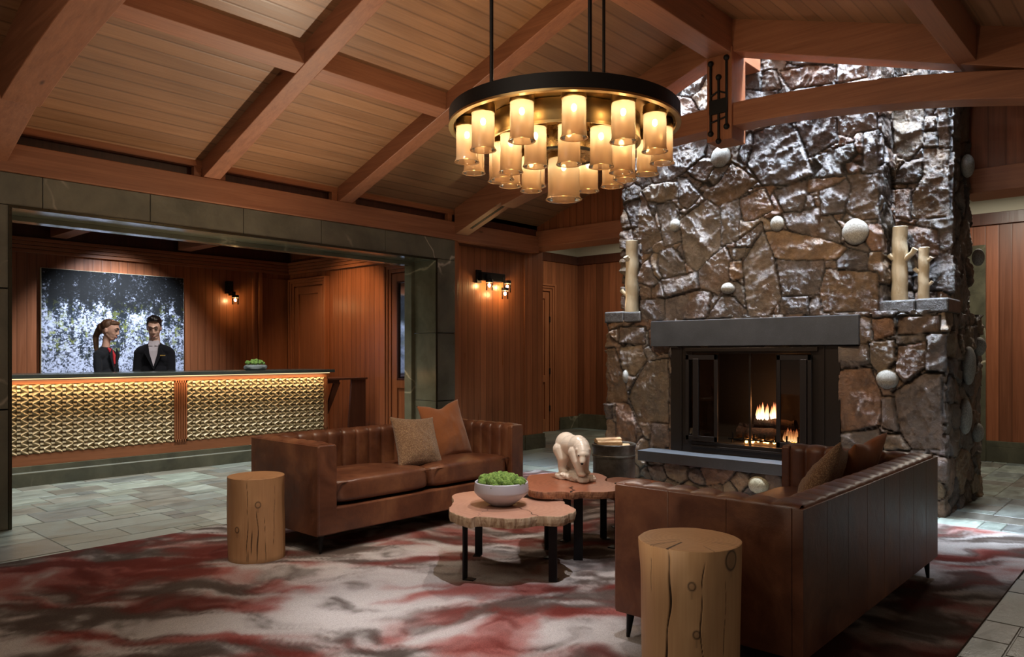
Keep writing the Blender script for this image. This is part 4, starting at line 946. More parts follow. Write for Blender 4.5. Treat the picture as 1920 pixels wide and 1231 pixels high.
# ================================================================== CHANDELIER
def chandelier():
    C=(4.09,3.215); Fd=Vector((.786,.618,0)); Rd=Vector((.618,-.786,0))
    root=thing('chandelier','round bronze chandelier with two tiers of amber glass shades','chandelier',(C[0],C[1],2.9))
    def at(r,psi,z):
        p=Vector((C[0],C[1],z))+r*(-math.cos(R(psi))*Fd+math.sin(R(psi))*Rd); return p
    def ring(name,prof,mat,n=96):
        return MB().lathe(prof+[prof[0]],(C[0],C[1],0),n).build(name,mat,root,smooth='auto')
    ring('outer_band',[(.775,2.895),(.785,2.90),(.785,2.995),(.775,3.0),(.765,3.0),(.762,2.90)],M['iron'])
    ring('rim',[(.788,2.888),(.788,2.902),(.766,2.905),(.752,2.895),(.757,2.885)],M['brass'])
    ring('outer_pan',[(.765,2.935),(.765,2.945),(.50,2.955),(.50,2.945)],M['brass'])
    ring('middle_band',[(.515,2.79),(.518,2.795),(.520,2.94),(.500,2.945),(.497,2.80)],M['brass'])
    ring('middle_rim',[(.522,2.783),(.524,2.80),(.505,2.803),(.498,2.787)],M['brass'])
    ring('middle_pan',[(.50,2.842),(.50,2.852),(.24,2.86),(.24,2.85)],M['brass'])
    ring('inner_drum',[(.25,2.70),(.253,2.86),(.24,2.86),(.238,2.71),(.02,2.735),(.02,2.725),(.236,2.70)],M['bronze'])
    ring('inner_rim',[(.256,2.695),(.256,2.71),(.232,2.71),(.232,2.695)],M['blackm'])
    # four radial stays
    for k,(psi) in enumerate((-39.6,12.8,154.)):
        p=at(.70,psi,2.99); q=Vector((p.x,p.y,zc(p.y)))
        MB().tube([p,q],.0125,12).build('rod',M['blackm'],root,smooth='auto'); MB().tube([q,q-Vector((0,0,.03))],.05,20).build('rod_mount',M['blackm'],root,smooth='auto')
    for k in range(6):
        psi=k*60+20
        for a_,b_ in ((at(.245,psi,2.866),at(.505,psi,2.90)),(at(.51,psi,2.955),at(.77,psi,2.965))): MB().tube([a_,b_],.010,8).build('spoke',M['bronze'],root,smooth='auto')
    # shade prototype at origin (top at z=0)
    prof=[(.071,-.002),(.0735,-.03),(.0735,-.205),(.0745,-.222),(.080,-.236),(.0845,-.243),(.0835,-.246),(.079,-.240)]
    def proto(s,h):
        pr=[(a*s,b*h) for a,b in prof]
        sh=MB().lathe(pr,n=40); sh.build
        me=sh.build('shade',M['shade'],smooth=True)
        cup=MB().lathe([(.001,.055),(.05*s,.052),(.074*s,.045),(.077*s,.0),(.0765*s,-.012),(.070*s,-.012),(.070*s,-.002),(.02,-.004),(.001,-.004)],n=36)
        for k in range(3):
            a=2*PI*k/3; cup.ball((.078*s*math.cos(a),.078*s*math.sin(a),.012),.004,8,6)
        c=cup.build('socket_cup',M['brass'],smooth='auto')
        b=MB().ball((0,0,-.062),(.017,.017,.023),16,10).build('bulb',M['bulb'],smooth=True)
        return me,c,b
    A=proto(1.0,1.0); B=proto(.97,1.05); Cc=proto(1.48,1.16)
    def put(pr,p,rz):
        sh=pr[0].copy(); COL.objects.link(sh); sh.parent=root; sh.location=Vector(p)-Vector(root.location); sh.rotation_euler=(0,0,rz)
        for o in pr[1:]:
            c=o.copy(); COL.objects.link(c); c.parent=sh; c.location=(0,0,0)
    for k in range(13): put(A,at(.665,5.3+27.69*k,2.885),k)
    for k in range(12): put(B,at(.42,4.6+30*k,2.80),k*.7)
    put(Cc,Vector((C[0],C[1],2.69)),0)
    for pr in (A,B,Cc):
        for o in pr: bpy.data.objects.remove(o)
M['bulb']=glow('bulb_glow',(1,.78,.50),BULB)
chandelier()

# ================================================================== SOFAS
def upholstery(root,name,length,place,w,T=.125,seat=.30,top=.735,bul=.020):
    """fluted inner upholstery rolling over the top; place(s,d,z)->local point"""
    nch=max(1,round(length/w)); w=length/nch; per=12; ns=nch*per+1
    prof=[(T,seat)]+[(T,seat+(top-.045-seat)*k/7) for k in range(1,8)]
    for k in range(1,9):
        a=PI/2*k/8; prof.append((T-.045+.045*math.cos(a),top-.045+.045*math.sin(a)))
    prof+=[(T*.42,top),(.028,top-.002),(.010,top-.012),(.004,top-.03)]
    prof=np.array(prof); n=len(prof)
    P=np.zeros((ns,n,3)); 
    tan=np.gradient(prof,axis=0); nr=np.stack([tan[:,1],-tan[:,0]],1); nr/=np.linalg.norm(nr,axis=1)[:,None]
    fade=np.ones(n); fade[-4:]=[.6,.35,.15,0]
    for i in range(ns):
        s=length*i/(ns-1); ph=(s/w)%1; ph=0 if (i%per==0) else ph
        b=bul*(abs(math.sin(PI*ph))**.55)-.004
        wob=.004*math.sin(s*9.1+1.3)
        for j in range(n):
            d=prof[j,0]+nr[j,0]*(b+wob)*fade[j]; z=prof[j,1]+nr[j,1]*(b*.7)*fade[j]
            P[i,j]=place(s,d,z)
    o=grid_mesh(name,P,M['leather']); o.parent=root
    bm=bmesh.new(); bm.from_mesh(o.data); bmesh.ops.recalc_face_normals(bm,faces=bm.faces); bm.to_mesh(o.data); bm.free()
    return o
def softbox(c,size,e1=.28,e2=.35,crown=.02,tilt=0,seed=0,nn=44,wr=.004):
    """rounded cushion, returns a grid"""
    U=np.linspace(-PI,PI,nn*2+1); V=np.linspace(-PI/2,PI/2,nn+1)
    u,v=np.meshgrid(U,V,indexing='ij')
    sp=lambda x,e: np.sign(x)*np.abs(x)**e
    x=sp(np.cos(v),e2)*sp(np.cos(u),e1); y=sp(np.cos(v),e2)*sp(np.sin(u),e1); z=sp(np.sin(v),e2)
    X=x*size[0]/2; Y=y*size[1]/2; Z=z*size[2]/2+crown*(1-x**2)*(1-y**2)*np.sign(z)*(z>0)
    k=fbm(X*9+seed,Y*6,Z*9+seed,seed=seed,o=4)-.5; Z=Z+k*wr*2*(z>-.2); Y=Y+(fbm(X*14+seed,Z*4+3,seed=seed+5,o=3)-.5)*wr*2.5*(np.abs(y)>.8)
    ct,st=math.cos(tilt),math.sin(tilt)
    Y2=Y*ct-Z*st; Z2=Y*st+Z*ct
    return np.stack([X+c[0],Y2+c[1],Z2+c[2]],-1)
def sofa(label,loc,rz,L=2.05,D=.86):
    root=thing('sofa',label,'sofa',loc,rz,'brown channel-tufted leather sofas'); del root['group']
    top=.735; zb=.125; T=.15
    mk=lambda mb,name,bev,mat='leather',**k: mb.build(name,M[mat],root,bevel=bev,loc=(0,0,0),**k)
    # outer back, one strip per stitched panel
    mb=MB(); n=8; w=L/n
    for k in range(n): mb.box(-L/2+k*w+.0004,-L/2+(k+1)*w-.0004,D/2-.045,D/2,zb,top-.012)
    mk(mb,'outer_back',.002)
    for s in (-1,1):
        mb=MB(); m=3; xs=sorted((s*L/2,s*(L/2-.05))); wd=(D-.05)/m
        for k in range(m): mb.box(xs[0],xs[1],-D/2+.004+k*wd+.0004,-D/2+.004+(k+1)*wd-.0004,zb,top-.012)
        mk(mb,'outer_arm',.002)
        xa,xb=sorted((s*(L/2-.002),s*(L/2-T)))
        mb=MB().prism([(xa+.0,zb),(xb,zb),(xb,top-.02),(xb-.012,top-.004),(xa+.012,top-.004),(xa,top-.02)],'y',-D/2-.006,-D/2+.05)
        mk(mb,'arm_front',.010)
        if s<0: pl=lambda t,d,z:(-L/2+d,-D/2+.03+t,z)
        else: pl=lambda t,d,z:(L/2-d,-D/2+.03+t,z)
        upholstery(root,'arm_channels',D-.05,pl,.118)
    upholstery(root,'back_channels',L-.10,lambda t,d,z:(-L/2+.05+t,D/2-d-.0,z),.128,T=.145)
    # front rail, deck
    mk(MB().box(-L/2+.12,L/2-.12,-D/2,-D/2+.07,zb,.300),'front_rail',.010)
    mk(MB().box(-L/2+.04,L/2-.04,-D/2+.05,D/2-.04,zb,.28),'base',.004)
    cw=(L-2*T+.005)/2
    for s in (-1,1):
        P=softbox((s*cw/2,-.062,.380),(cw+.012,D-.14,.175),e2=.28,crown=.03,tilt=-.055,seed=3 if s<0 else 8)
        o=grid_mesh('seat_cushion',P,M['leather']); o.parent=root
        pts=[]; a=cw/2-.012
        for k in range(25):
            t=-1+2*k/24; pts.append((s*cw/2+t*a,-.062-(D-.14)/2+.016,.452+.006*math.sin(k*.9)))
        MB().tube(pts,.0045,8).build('piping',M['leather'],o,smooth=True,loc=(0,0,0))
    for sx in (-1,1):
        for sy in (-1,1):
            x=sx*(L/2-.06);y=sy*(D/2-.05)
            mk(MB().tube([(x,y,zb),(x+sx*.012,y+sy*.008,.0)],[.021,.009],12),'leg',0,'blackm',smooth='auto')
    return root
S1=sofa('brown leather sofa on the left, its seat and two cushions facing the camera side',(3.88,4.735,.0115),0,L=2.06)
S2=sofa('brown leather sofa in the right foreground seen from its back',(4.03,1.59,.0115),PI,L=2.10,D=.89)

def pillow(name,label,loc,size,yaw,lean,mat,roll=0,thick=.085,seed=1,choke=0):
    n=40; u,v=np.meshgrid(np.linspace(-1,1,n),np.linspace(-1,1,n),indexing='ij')
    k=1-.10*(1-v**2); k2=1-.10*(1-u**2)
    X=u*size/2*k; Z=v*size/2*k2
    th=thick*(np.clip(1-u**2,0,1)**.45)*(np.clip(1-v**2,0,1)**.45)*(.95+.25*(-v))
    w=(fbm(u*2.2+seed,v*2.2,seed=seed,o=4)-.5)*.030*np.clip(th/thick,0,1)
    Z=Z-choke*np.exp(-(u/.35)**2)*np.clip(v,0,1)**2
    Mx=Matrix.Translation(loc)@Matrix.Rotation(yaw,4,'Z')@Matrix.Rotation(lean,4,'X')@Matrix.Rotation(roll,4,'Y')
    out=[]
    mb=MB()
    for sgn in (-1,1):
        Y=sgn*(th+w)
        idx=lambda i,j:i*n+j
        vs=[(X[i,j],Y[i,j],Z[i,j]) for i in range(n) for j in range(n)]
        fs=[(idx(i,j),idx(i+1,j),idx(i+1,j+1),idx(i,j+1)) for i in range(n-1) for j in range(n-1)]
        mb.add(vs,fs)
    o=mb.build(name,M[mat],smooth=True); o.matrix_world=Mx
    tag(o,label,'pillow'); return o
pillow('throw_pillow','tan nubby throw pillow on the left sofa, in front of the rust one',(3.93,4.565,.655),.42,R(-4),R(-24),'boucle',R(4),seed=3)
pillow('throw_pillow','rust velvet throw pillow with pinched corners on the left sofa',(4.40,4.74,.695),.50,R(2),R(-17),'velvet',R(-4),seed=6,choke=.035)
pillow('throw_pillow','tan nubby throw pillow leaning on the back of the right sofa',(4.29,1.53,.660),.42,R(186),R(-28),'boucle',R(-14),seed=12)
pillow('throw_pillow','rust velvet throw pillow at the far end of the right sofa',(4.70,1.49,.665),.44,R(176),R(-26),'velvet',R(6),seed=16,choke=.03)

# ================================================================== TABLES
def slabwood(name,c1,c2,c3):
    t=NT(name); m=t.coord(); n=t.noise(m,1.6,3,.5,.4)
    c=t.n('ShaderNodeTexCoord'); w=t.n('ShaderNodeTexWave',wave_type='RINGS',rings_direction='Z'); w.inputs['Scale'].default_value=9; w.inputs['Distortion'].default_value=7; w.inputs['Detail'].default_value=4; w.inputs['Detail Scale'].default_value=1.2; t.l(c,'Object',w,0)
    r=t.ramp(w,[(.2,c1),(.8,c2)]); n2=t.noise(m,5,5,.6,1.0); r2=t.ramp(n2,[(.45,0.),(.75,1.)]); t.base(t.mix([r,0],c3,t.math('MULTIPLY',r2,.6))); return t.set(Roughness=.28,Coat_Weight=.2)
M['slab_pink']=slabwood('pale_redwood_slab',(.42,.225,.15),(.46,.255,.175),(.34,.16,.10))
M['slab_red']=slabwood('red_redwood_slab',(.30,.105,.055),(.36,.135,.075),(.22,.07,.035))
def barkm(name,c1,c2,c3):
    t=NT(name); m=t.coord((30,30,9)); n=t.noise(m,1,6,.65,.5); r=t.ramp(n,[(.3,c1),(.5,c2),(.72,c3)]); t.base(r); t.bump(n,.9,.012); return t.set(Roughness=.75)
M['bark_pale']=barkm('pale_live_edge',(.20,.10,.05),(.42,.29,.17),(.60,.46,.30))
M['bark_red']=barkm('red_live_edge',(.10,.035,.018),(.30,.13,.06),(.44,.22,.11))
def smooth_loop(pts,n=8):
    out=[];m=len(pts)
    for i in range(m):
        p0,p1,p2,p3=[np.array(pts[(i+k-1)%m],float) for k in range(4)]
        for k in range(n):
            t=k/n; out.append(.5*((2*p1)+(-p0+p2)*t+(2*p0-5*p1+4*p2-p3)*t*t+(-p0+3*p1-3*p2+p3)*t**3))
    return np.array(out)
def slab_table(label,outline,top,th,mats,legs,cracks,legw=.05,seed=1):
    c=np.mean(np.array(outline),axis=0)
    root=thing('coffee_table',label,'table',(c[0],c[1],.0115)); 
    lp=smooth_loop(outline,10); n=len(lp); cc=lp.mean(axis=0)
    ang=np.arange(n)/n*2*PI
    V=[];F=[];Mi=[]
    rings=[(0,.0,.994),(-.004,.0,1.0),(-th*.35,.5,1.004),(-th*.7,.8,.998),(-th,.3,.985)]
    q=fbm(lp[:,0]*22,lp[:,1]*22,seed=seed,o=4)-.5
    for dz,k,s in rings:
        q2=fbm(lp[:,0]*40,lp[:,1]*40,np.full(n,dz*60),seed=seed+3,o=3)-.5
        for i in range(n):
            d=(lp[i]-cc); L=np.linalg.norm(d); p=cc+d*s+d/L*(q[i]*.018+q2[i]*.009*k)
            V.append((p[0],p[1],top+dz))
    m=len(rings)
    for j in range(m-1):
        for i in range(n): F.append((j*n+i,j*n+(i+1)%n,(j+1)*n+(i+1)%n,(j+1)*n+i)); Mi.append(1)
    F.append(tuple(range(n))[::-1]); Mi.append(0); F.append(tuple(range((m-1)*n,m*n))); Mi.append(1)
    mb=MB(); mb.v=V; mb.f=F; mb.m=Mi
    o=mb.build('tabletop',mats,root)
    for (a,b,w) in cracks:
        a=np.array(a);b=np.array(b); d=b-a; L=np.linalg.norm(d); nn=np.array([-d[1],d[0]])/L; k=10; vs=[]
        for i in range(k+1):
            t=i/k; p=a+d*t+nn*.012*(math.sin(t*9+seed)+.5*math.sin(t*23)); ww=w*(.35+.65*abs(math.sin(t*5+1)))
            vs+=[tuple(p-nn*ww/2)+(top+.0006,),tuple(p+nn*ww/2)+(top+.0006,)]
        q=MB().add(vs,[(2*i,2*i+1,2*i+3,2*i+2) for i in range(k)]); q.build('resin_crack',M['blackm'],o)
    for (x,y,yaw) in legs:
        l=MB().box(-legw/2,legw/2,-.006,.006,.006,top-th+.02).box(-legw/2,legw/2,-.006,.062,0,.007)
        l.xf(Matrix.Translation((x,y,.0115))@Matrix.Rotation(yaw,4,'Z'))
        ob=l.build('leg',M['blackm'],root,bevel=.0015)
    mb=MB()
    for i in range(len(legs)-1):
        a=legs[i];b=legs[i+1]
    return root
T1=[(841,955),(850,938),(848,928),(870,922),(905,920),(950,930),(1003,934),(1052,938),(1060,944),(1078,953),(1078,958),(1066,963),(1048,968),(1006,967),(985,971),(950,972),(915,969),(893,968),(880,971),(852,962)]
_f=1418.;_a=math.atan2(1280,1418)
def gp(px,py,z):
    u=(px-960)/_f; v=-(py-663)/_f; t=(z-1.35)/v
    return ((math.cos(_a)+math.sin(_a)*u)*t,(math.sin(_a)-math.cos(_a)*u)*t)
o1=[(3.075,3.288),(3.218,3.349),(3.293,3.468),(3.388,3.449),(3.548,3.346),(3.599,3.087),(3.675,2.875),(3.766,2.667),(3.732,2.594),(3.590,2.452)]
o1=[gp(x,y,.42) for x,y in T1]
slab_table('low coffee table with a pale live-edge slab that holds the moss bowl',o1,.42,.058,[M['slab_pink'],M['bark_pale']],
   [(3.15,3.22,R(200)),(3.46,2.80,R(-60)),(3.60,3.55,R(120)),(3.86,3.12,R(30))],[(gp(975,951,.42),gp(1010,967,.42),.006),(gp(893,966,.42),gp(915,954,.42),.003)],seed=4)
T2=[(986,903),(988,896),(996,890),(1030,887),(1075,885),(1115,886),(1137,893),(1134,900),(1150,905),(1166,912),(1150,920),(1120,922),(1090,921),(1072,923),(1052,921),(1020,922),(994,918),(990,910)]
o2=[gp(x,y,.48) for x,y in T2]
slab_table('taller coffee table with a red live-edge slab under the polar bear figurine',o2,.48,.045,[M['slab_red'],M['bark_red']],
   [(3.931,2.97,R(-52)),(4.30,3.35,R(100)),(4.02,3.30,R(180)),(4.35,2.95,R(0))],[(gp(1072,912,.48),gp(1073,923,.48),.016),(gp(1000,904,.48),gp(1045,902,.48),.002)],seed=9,legw=.06)
T3=[(1128,901),(1140,896),(1160,894),(1200,897),(1228,900),(1262,909),(1255,918),(1215,926),(1170,930),(1140,922),(1125,912)]
o3=[gp(x,y,.385) for x,y in T3]
slab_table('coffee table slab half hidden behind the right sofa arm',o3,.385,.045,[M['slab_red'],M['bark_red']],
   [(4.538,3.20,R(150)),(4.90,3.30,R(60)),(4.85,2.80,R(-30)),(4.45,2.72,R(-100))],[(gp(1165,905,.385),gp(1240,908,.385),.003)],seed=14)

# bowl of moss -----------------------------------------------------
def lump_ball(mb,c,r,seed,n=12,m=8,a=.5):
    b=MB().ball((0,0,0),r,n,m)
    V=np.array(b.v); k=1+a*(fbm(V[:,0]/r*1.6+seed,V[:,1]/r*1.6,V[:,2]/r*1.6,seed=int(seed)%97,o=3)-.5)
    V=V*k[:,None]+np.array(c); mb.add([tuple(p) for p in V],b.f)
bx,by=gp(940,946,.42)
bw=MB().lathe([(.001,0),(.062,0),(.070,.004),(.105,.028),(.150,.062),(.166,.080),(.169,.092),(.164,.142),(.160,.146),(.155,.142),(.157,.095),(.10,.05),(.001,.045)],(bx,by,.421),48)
tag(bw.build('bowl',M['bowlc'],smooth='auto'),'wide lilac-grey ceramic bowl filled with green moss on the pale slab table','bowl')
mb=MB()
for k in range(70):
    r=.135*math.sqrt(rnd.random()); a=rnd.random()*2*PI; s=rnd.uniform(.020,.034)
    lump_ball(mb,(bx+r*math.cos(a),by+r*math.sin(a),.421+.135+(.030*(1-(r/.14)**2))+rnd.uniform(-.01,.012)),s,k,14,10,.7)
mb.build
o=mb.build('moss',M['moss'],smooth=True); tag(o,'bright green reindeer moss heaped in the lilac-grey bowl','moss',kind='stuff')

# polar bear figurine ----------------------------------------------
def bear():
    px,py=gp(1074,897,.48); 
    d=Vector((.67,-.742,0))*.50-Vector((.742,.67,0))*.86; yaw=math.atan2(d.y,d.x)
    root=thing('polar_bear_figurine','white porcelain polar bear figurine walking on a rocky base','figurine',(px,py,.4805),yaw)
    S=.98
    rk=[('e',(0,0,.022),(.15,.085,.030)),('e',(-.11,.03,.030),(.06,.055,.036)),('e',(.09,-.02,.024),(.075,.06,.034)),('e',(.14,.045,.018),(.05,.04,.024)),('e',(-.04,-.06,.020),(.07,.045,.028)),('e',(.17,-.03,.018),(.04,.04,.02)),('e',(0,.07,.02),(.09,.035,.026))]
    disp=lambda co:((fbm(co[:,0]*28,co[:,1]*28,co[:,2]*40,seed=4,o=3,ridge=True)-.5)*.016).astype(np.float32)
    Mx=Wm(root)
    blob('rock_base',rk,M['bear'],.004,3,root,disp,M=Mx@Matrix.Diagonal((S,S,S,1)))
    z0=.045
    b=[('e',(-.085,0,.205),(.085,.078,.088)),('e',(-.015,0,.200),(.11,.076,.080)),('e',(.065,0,.200),(.078,.072,.085)),
       ('c',[(.09,0,.205),(.130,-.012,.188),(.163,-.028,.163)],[.066,.058,.048]),
       ('e',(.176,-.036,.150),(.046,.045,.040)),('c',[(.190,-.048,.136),(.212,-.068,.106)],[.029,.020]),
       ('e',(.180,.004,.186),(.014,.012,.017)),('e',(.142,-.066,.186),(.014,.012,.017)),
       ('c',[(-.10,.045,.165),(-.085,.052,.10),(-.105,.052,.045),(-.10,.052,.012)],[.060,.043,.030,.030]),('e',(-.083,.052,.008),(.036,.027,.017)),
       ('c',[(-.09,-.045,.165),(-.05,-.052,.10),(-.062,-.052,.045),(-.055,-.052,.012)],[.058,.042,.030,.029]),('e',(-.038,-.052,.008),(.036,.027,.017)),
       ('c',[(.07,.045,.165),(.062,.054,.09),(.070,.054,.04),(.072,.054,.012)],[.052,.037,.029,.028]),('e',(.090,.054,.008),(.034,.027,.016)),
       ('c',[(.085,-.042,.160),(.130,-.052,.095),(.150,-.052,.055),(.158,-.050,.030)],[.050,.038,.030,.028]),('e',(.178,-.050,.014),(.036,.028,.017)),
       ('e',(-.165,0,.195),(.016,.016,.026))]
    Mb=Mx@Matrix.Translation((0,0,z0))@Matrix.Diagonal((S,S,S*.95,1))
    body=blob('body',b,M['bear'],.0032,7,root,M=Mb)
    mb=MB().ball((.2215,-.0785,.099),(.0105,.0105,.0085),12,8); 
    mb.xf(Mb); mb.build('nose',M['blackm'],root,smooth=True)
    for s in (-1,1):
        mb=MB().ball((.2005+s*.0155,-.0635+s*.0175,.1515),.0055,10,8); mb.xf(Mb); mb.build('eye',M['blackm'],root,smooth=True)
bear()

# stump stools -----------------------------------------------------
def stump(name,label,cx,cy,r,h,seed,knots,cracks,cols,flare=0,lean=0):
    nu,nv=420,130; a=np.linspace(0,2*PI,nu,endpoint=False); z=np.linspace(0,1,nv)
    A,Z=np.meshgrid(a,z,indexing='ij'); ca,sa=np.cos(A),np.sin(A)
    base=math.atan2(-cy,-cx)   # towards the middle of the lobby's entrance side
    rr=r*(1+.05*(fbm(ca*1.2+seed,sa*1.2,Z*1.5,seed=seed,o=3)-.5)*2+flare*(Z-.5))
    col=np.ones((nu,nv))
    rel=(A-base+PI)%(2*PI)-PI; X=rel*r   # arc distance from the viewer-facing line
    dark=np.zeros((nu,nv))
    for (x0,z0,z1,w,wob) in cracks:
        xc=x0+wob*np.sin(Z*h*9+x0*30)+.25*wob*np.sin(Z*h*33+1)
        d=np.abs(X-xc); m=np.clip((Z*h-z0)/.03,0,1)*np.clip((z1-Z*h)/.05,0,1); ww=w*(.45+.55*np.sin(Z*h*13+x0*9)**2)
        k=np.clip(1-d/ww,0,1)*m; dark=np.maximum(dark,np.clip(k*1.8,0,1)); rr=rr-k*.008
    for (x0,z0,rk,fill) in knots:
        d=np.hypot((X-x0),(Z*h-z0)*.85); ring=np.exp(-((d-rk)/(.0032 if rk<.03 else .005))**2); dark=np.maximum(dark,ring*.9); dark=np.maximum(dark,(d<rk)*fill); 
        tail=np.exp(-((X-x0)/(.004))**2)*((Z*h<z0-rk)&(Z*h>z0-rk-.035)); dark=np.maximum(dark,tail*.28); rr=rr+np.exp(-(d/(rk*1.8))**2)*.003
    g=fbm(A*26,Z*1.2*h*4,seed=seed+3,o=4); g2=fbm(ca*1.5,sa*1.5,Z*1.1,seed=seed+8,o=3)
    c1=np.array(cols[0]);c2=np.array(cols[1]); T=np.clip((g*.55+g2*.9-.35)*1.3,0,1)[...,None]
    c=c1*(1-T)+c2*T; c=c*(1-dark[...,None])+np.array([.022,.011,.006])*dark[...,None]
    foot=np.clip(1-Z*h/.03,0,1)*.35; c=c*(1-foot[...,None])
    lx=lean*Z*h
    P=np.stack([cx+rr*ca+lx,cy+rr*sa,np.clip(Z*h,0,h)+.0115],-1)
    P=np.concatenate([P,P[:1]],0); c=np.concatenate([c,c[:1]],0)
    t=NT('log_wood'); at=t.n('ShaderNodeVertexColor',layer_name='Col'); t.base(at,0); m=t.coord((60,60,3)); t.bump(t.noise(m,1,4),.15,.003); t.set(Roughness=.5)
    root=thing(name,label,'stool',(cx,cy,.0115))
    grid_mesh('log_side',P,t.m,color=c,parent=root)
    # top face: rings and radial checks
    nr=60; q=np.linspace(0,1,nr); edge=P[:-1,-1,:]; E=np.concatenate([edge,edge[:1]],0)
    cen=edge.mean(axis=0)
    Q=cen[None,None,:]+(E[:,None,:]-cen)*q[None,:,None]; Q[...,2]=h+.0115+.0025*(q[None,:]<.985)
    Aa=np.concatenate([A[:,0],A[:1,0]]); dist=q[None,:]*r
    rg=.5+.5*np.sin((dist*(1+.06*np.sin(Aa*3)[:,None]))*330+3*fbm(np.cos(Aa)[:,None]*dist*20,np.sin(Aa)[:,None]*dist*20,seed=seed,o=3))
    T=np.clip(.35*rg+.6*fbm(np.cos(Aa)[:,None]*dist*16+4,np.sin(Aa)[:,None]*dist*16,seed=seed+5,o=4),0,1)[...,None]
    tc=np.array(cols[2])*(1-T)+np.array(cols[3])*T
    dk=np.zeros(Q.shape[:2])
    for (x0,z0,z1,w,wob) in cracks:
        if z1>=h-.02:
            aa=base+x0/r; dA=np.abs((Aa-aa-.25*np.sin(q[None,:]*6)[0,:][None,:].T[0] if False else (Aa-aa))+0)[:,None]; dA=(dA+PI)%(2*PI)-PI
            k=np.clip(1-np.abs(dA)*dist/(w*.9),0,1)*(q[None,:]>.35); dk=np.maximum(dk,np.clip(k*1.7,0,1))
    rg2=np.random.RandomState(seed)
    for _ in range(7):
        aa=rg2.uniform(-PI,PI); dA=(Aa-aa+PI)%(2*PI)-PI; k=np.clip(1-np.abs(dA)[:,None]*dist/.0022,0,1)*(q[None,:]>rg2.uniform(.2,.7)); dk=np.maximum(dk,k)
    tc=tc*(1-dk[...,None])+np.array([.03,.015,.008])*dk[...,None]
    grid_mesh('log_top',Q,t.m,color=tc,parent=root)
    return root
stump('stump_stool','smooth round log stool standing left of the left sofa',2.575,4.60,.180,.535,5,
   [(.010,.375,.016,.12),(-.125,.215,.015,.12)],
   [(-.055,.0,.30,.003,.006),(.0,.0,.34,.0045,.010),(-.03,.05,.22,.004,.004),(.12,.10,.50,.0025,.005),(.055,0,.3,.002,.004),(-.06,.25,.53,.0018,.005),(-.05,0,.09,.006,.002)],
   [(.32,.165,.075),(.42,.235,.115),(.30,.15,.07),(.36,.19,.09)])
stump('stump_stool','thick pale log stool with dark cracks in the right foreground, before the right sofa',2.69,1.483,.192,.605,12,
   [(.008,.478,.0125,.25),(.025,.30,.012,.3),(.17,.565,.030,.35)],
   [(-.085,.0,.605,.0065,.012),(.05,.0,.57,.0025,.010),(.135,.0,.50,.0018,.006),(-.16,.42,.60,.002,.003)],
   [(.48,.27,.13),(.60,.38,.20),(.50,.30,.155),(.64,.42,.23)],flare=.05)

# barrel log bin ---------------------------------------------------
def bin_():
    cx,cy=6.20,4.247
    root=thing('log_bin','round dark metal tub for firewood beside the hearth','bin',(cx,cy,.0115))
    t=NT('weathered_zinc'); m=t.coord(); n=t.noise(m,5,6,.65,.6); t.base(t.ramp(n,[(.3,(.035,.030,.024)),(.5,(.085,.075,.06)),(.72,(.17,.17,.15))])); t.set(Metallic=.5,Roughness=.45)
    pr=[(.001,0),(.20,0),(.203,.01),(.206,.33),(.212,.335),(.212,.35),(.206,.355),(.209,.42),(.216,.43),(.216,.455),(.209,.46),(.203,.455),(.198,.44),(.196,.30),(.001,.30)]
    MB().lathe(pr,(cx,cy,.0115),48).build('tub',t.m,root,smooth='auto')
    lt=NT('split_firewood'); m=lt.coord((8,8,40)); n=lt.noise(m,1,5,.6); lt.base(lt.ramp(n,[(.3,(.30,.15,.06)),(.6,(.62,.42,.22)),(.8,(.75,.60,.40))])); lt.bump(n,.6,.01); lt.set(Roughness=.8)
    def lg(lb,poly,a,b,lift=0):
        a=Vector(a);b=Vector(b); d=(b-a).normalized(); s=d.cross(Vector((0,0,1))).normalized(); u=s.cross(d)
        n=len(poly); vs=[a+s*p+u*q for p,q in poly]+[b+s*p+u*q for p,q in poly]
        o=MB().add(vs,[tuple(range(n))[::-1],tuple(range(n,2*n))]+[(i,(i+1)%n,n+(i+1)%n,n+i) for i in range(n)]).build('firewood_log',lt.m,bevel=.004); tag(o,lb,'log','split firewood in the tub')
    w=[(-.045,-.03),(.05,-.03),(.055,.01),(.02,.04),(-.03,.038)]
    rt=Vector((.67,-.742,0))
    c=Vector((cx,cy,.46))
    lg('split log lying on top of the tub, bark side up',[(-.04,-.025),(.04,-.025),(.045,.015),(0,.03),(-.045,.012)],c-rt*.17+Vector((.05,.05,.025)),c+rt*.08+Vector((.09,.08,.03)))
    lg('split log lying across the front of the tub',[(-.04,-.025),(.04,-.025),(.04,.01),(-.03,.02)],c-rt*.16+Vector((-.04,-.03,.02)),c+rt*.07+Vector((-.03,-.03,.022)))
    lg('log lying low at the right side inside the tub',w,c-rt*.02+Vector((0,.02,-.035)),c+rt*.17+Vector((.0,.02,-.035)))
    lg('log at the bottom layer of the tub',w,c-rt*.15+Vector((-.06,-.04,-.06)),c+rt*.13+Vector((-.06,-.05,-.06)))
    lg('log at the back layer inside the tub',w,c-rt*.15+Vector((.07,.05,-.06)),c+rt*.13+Vector((.07,.05,-.06)))
bin_()

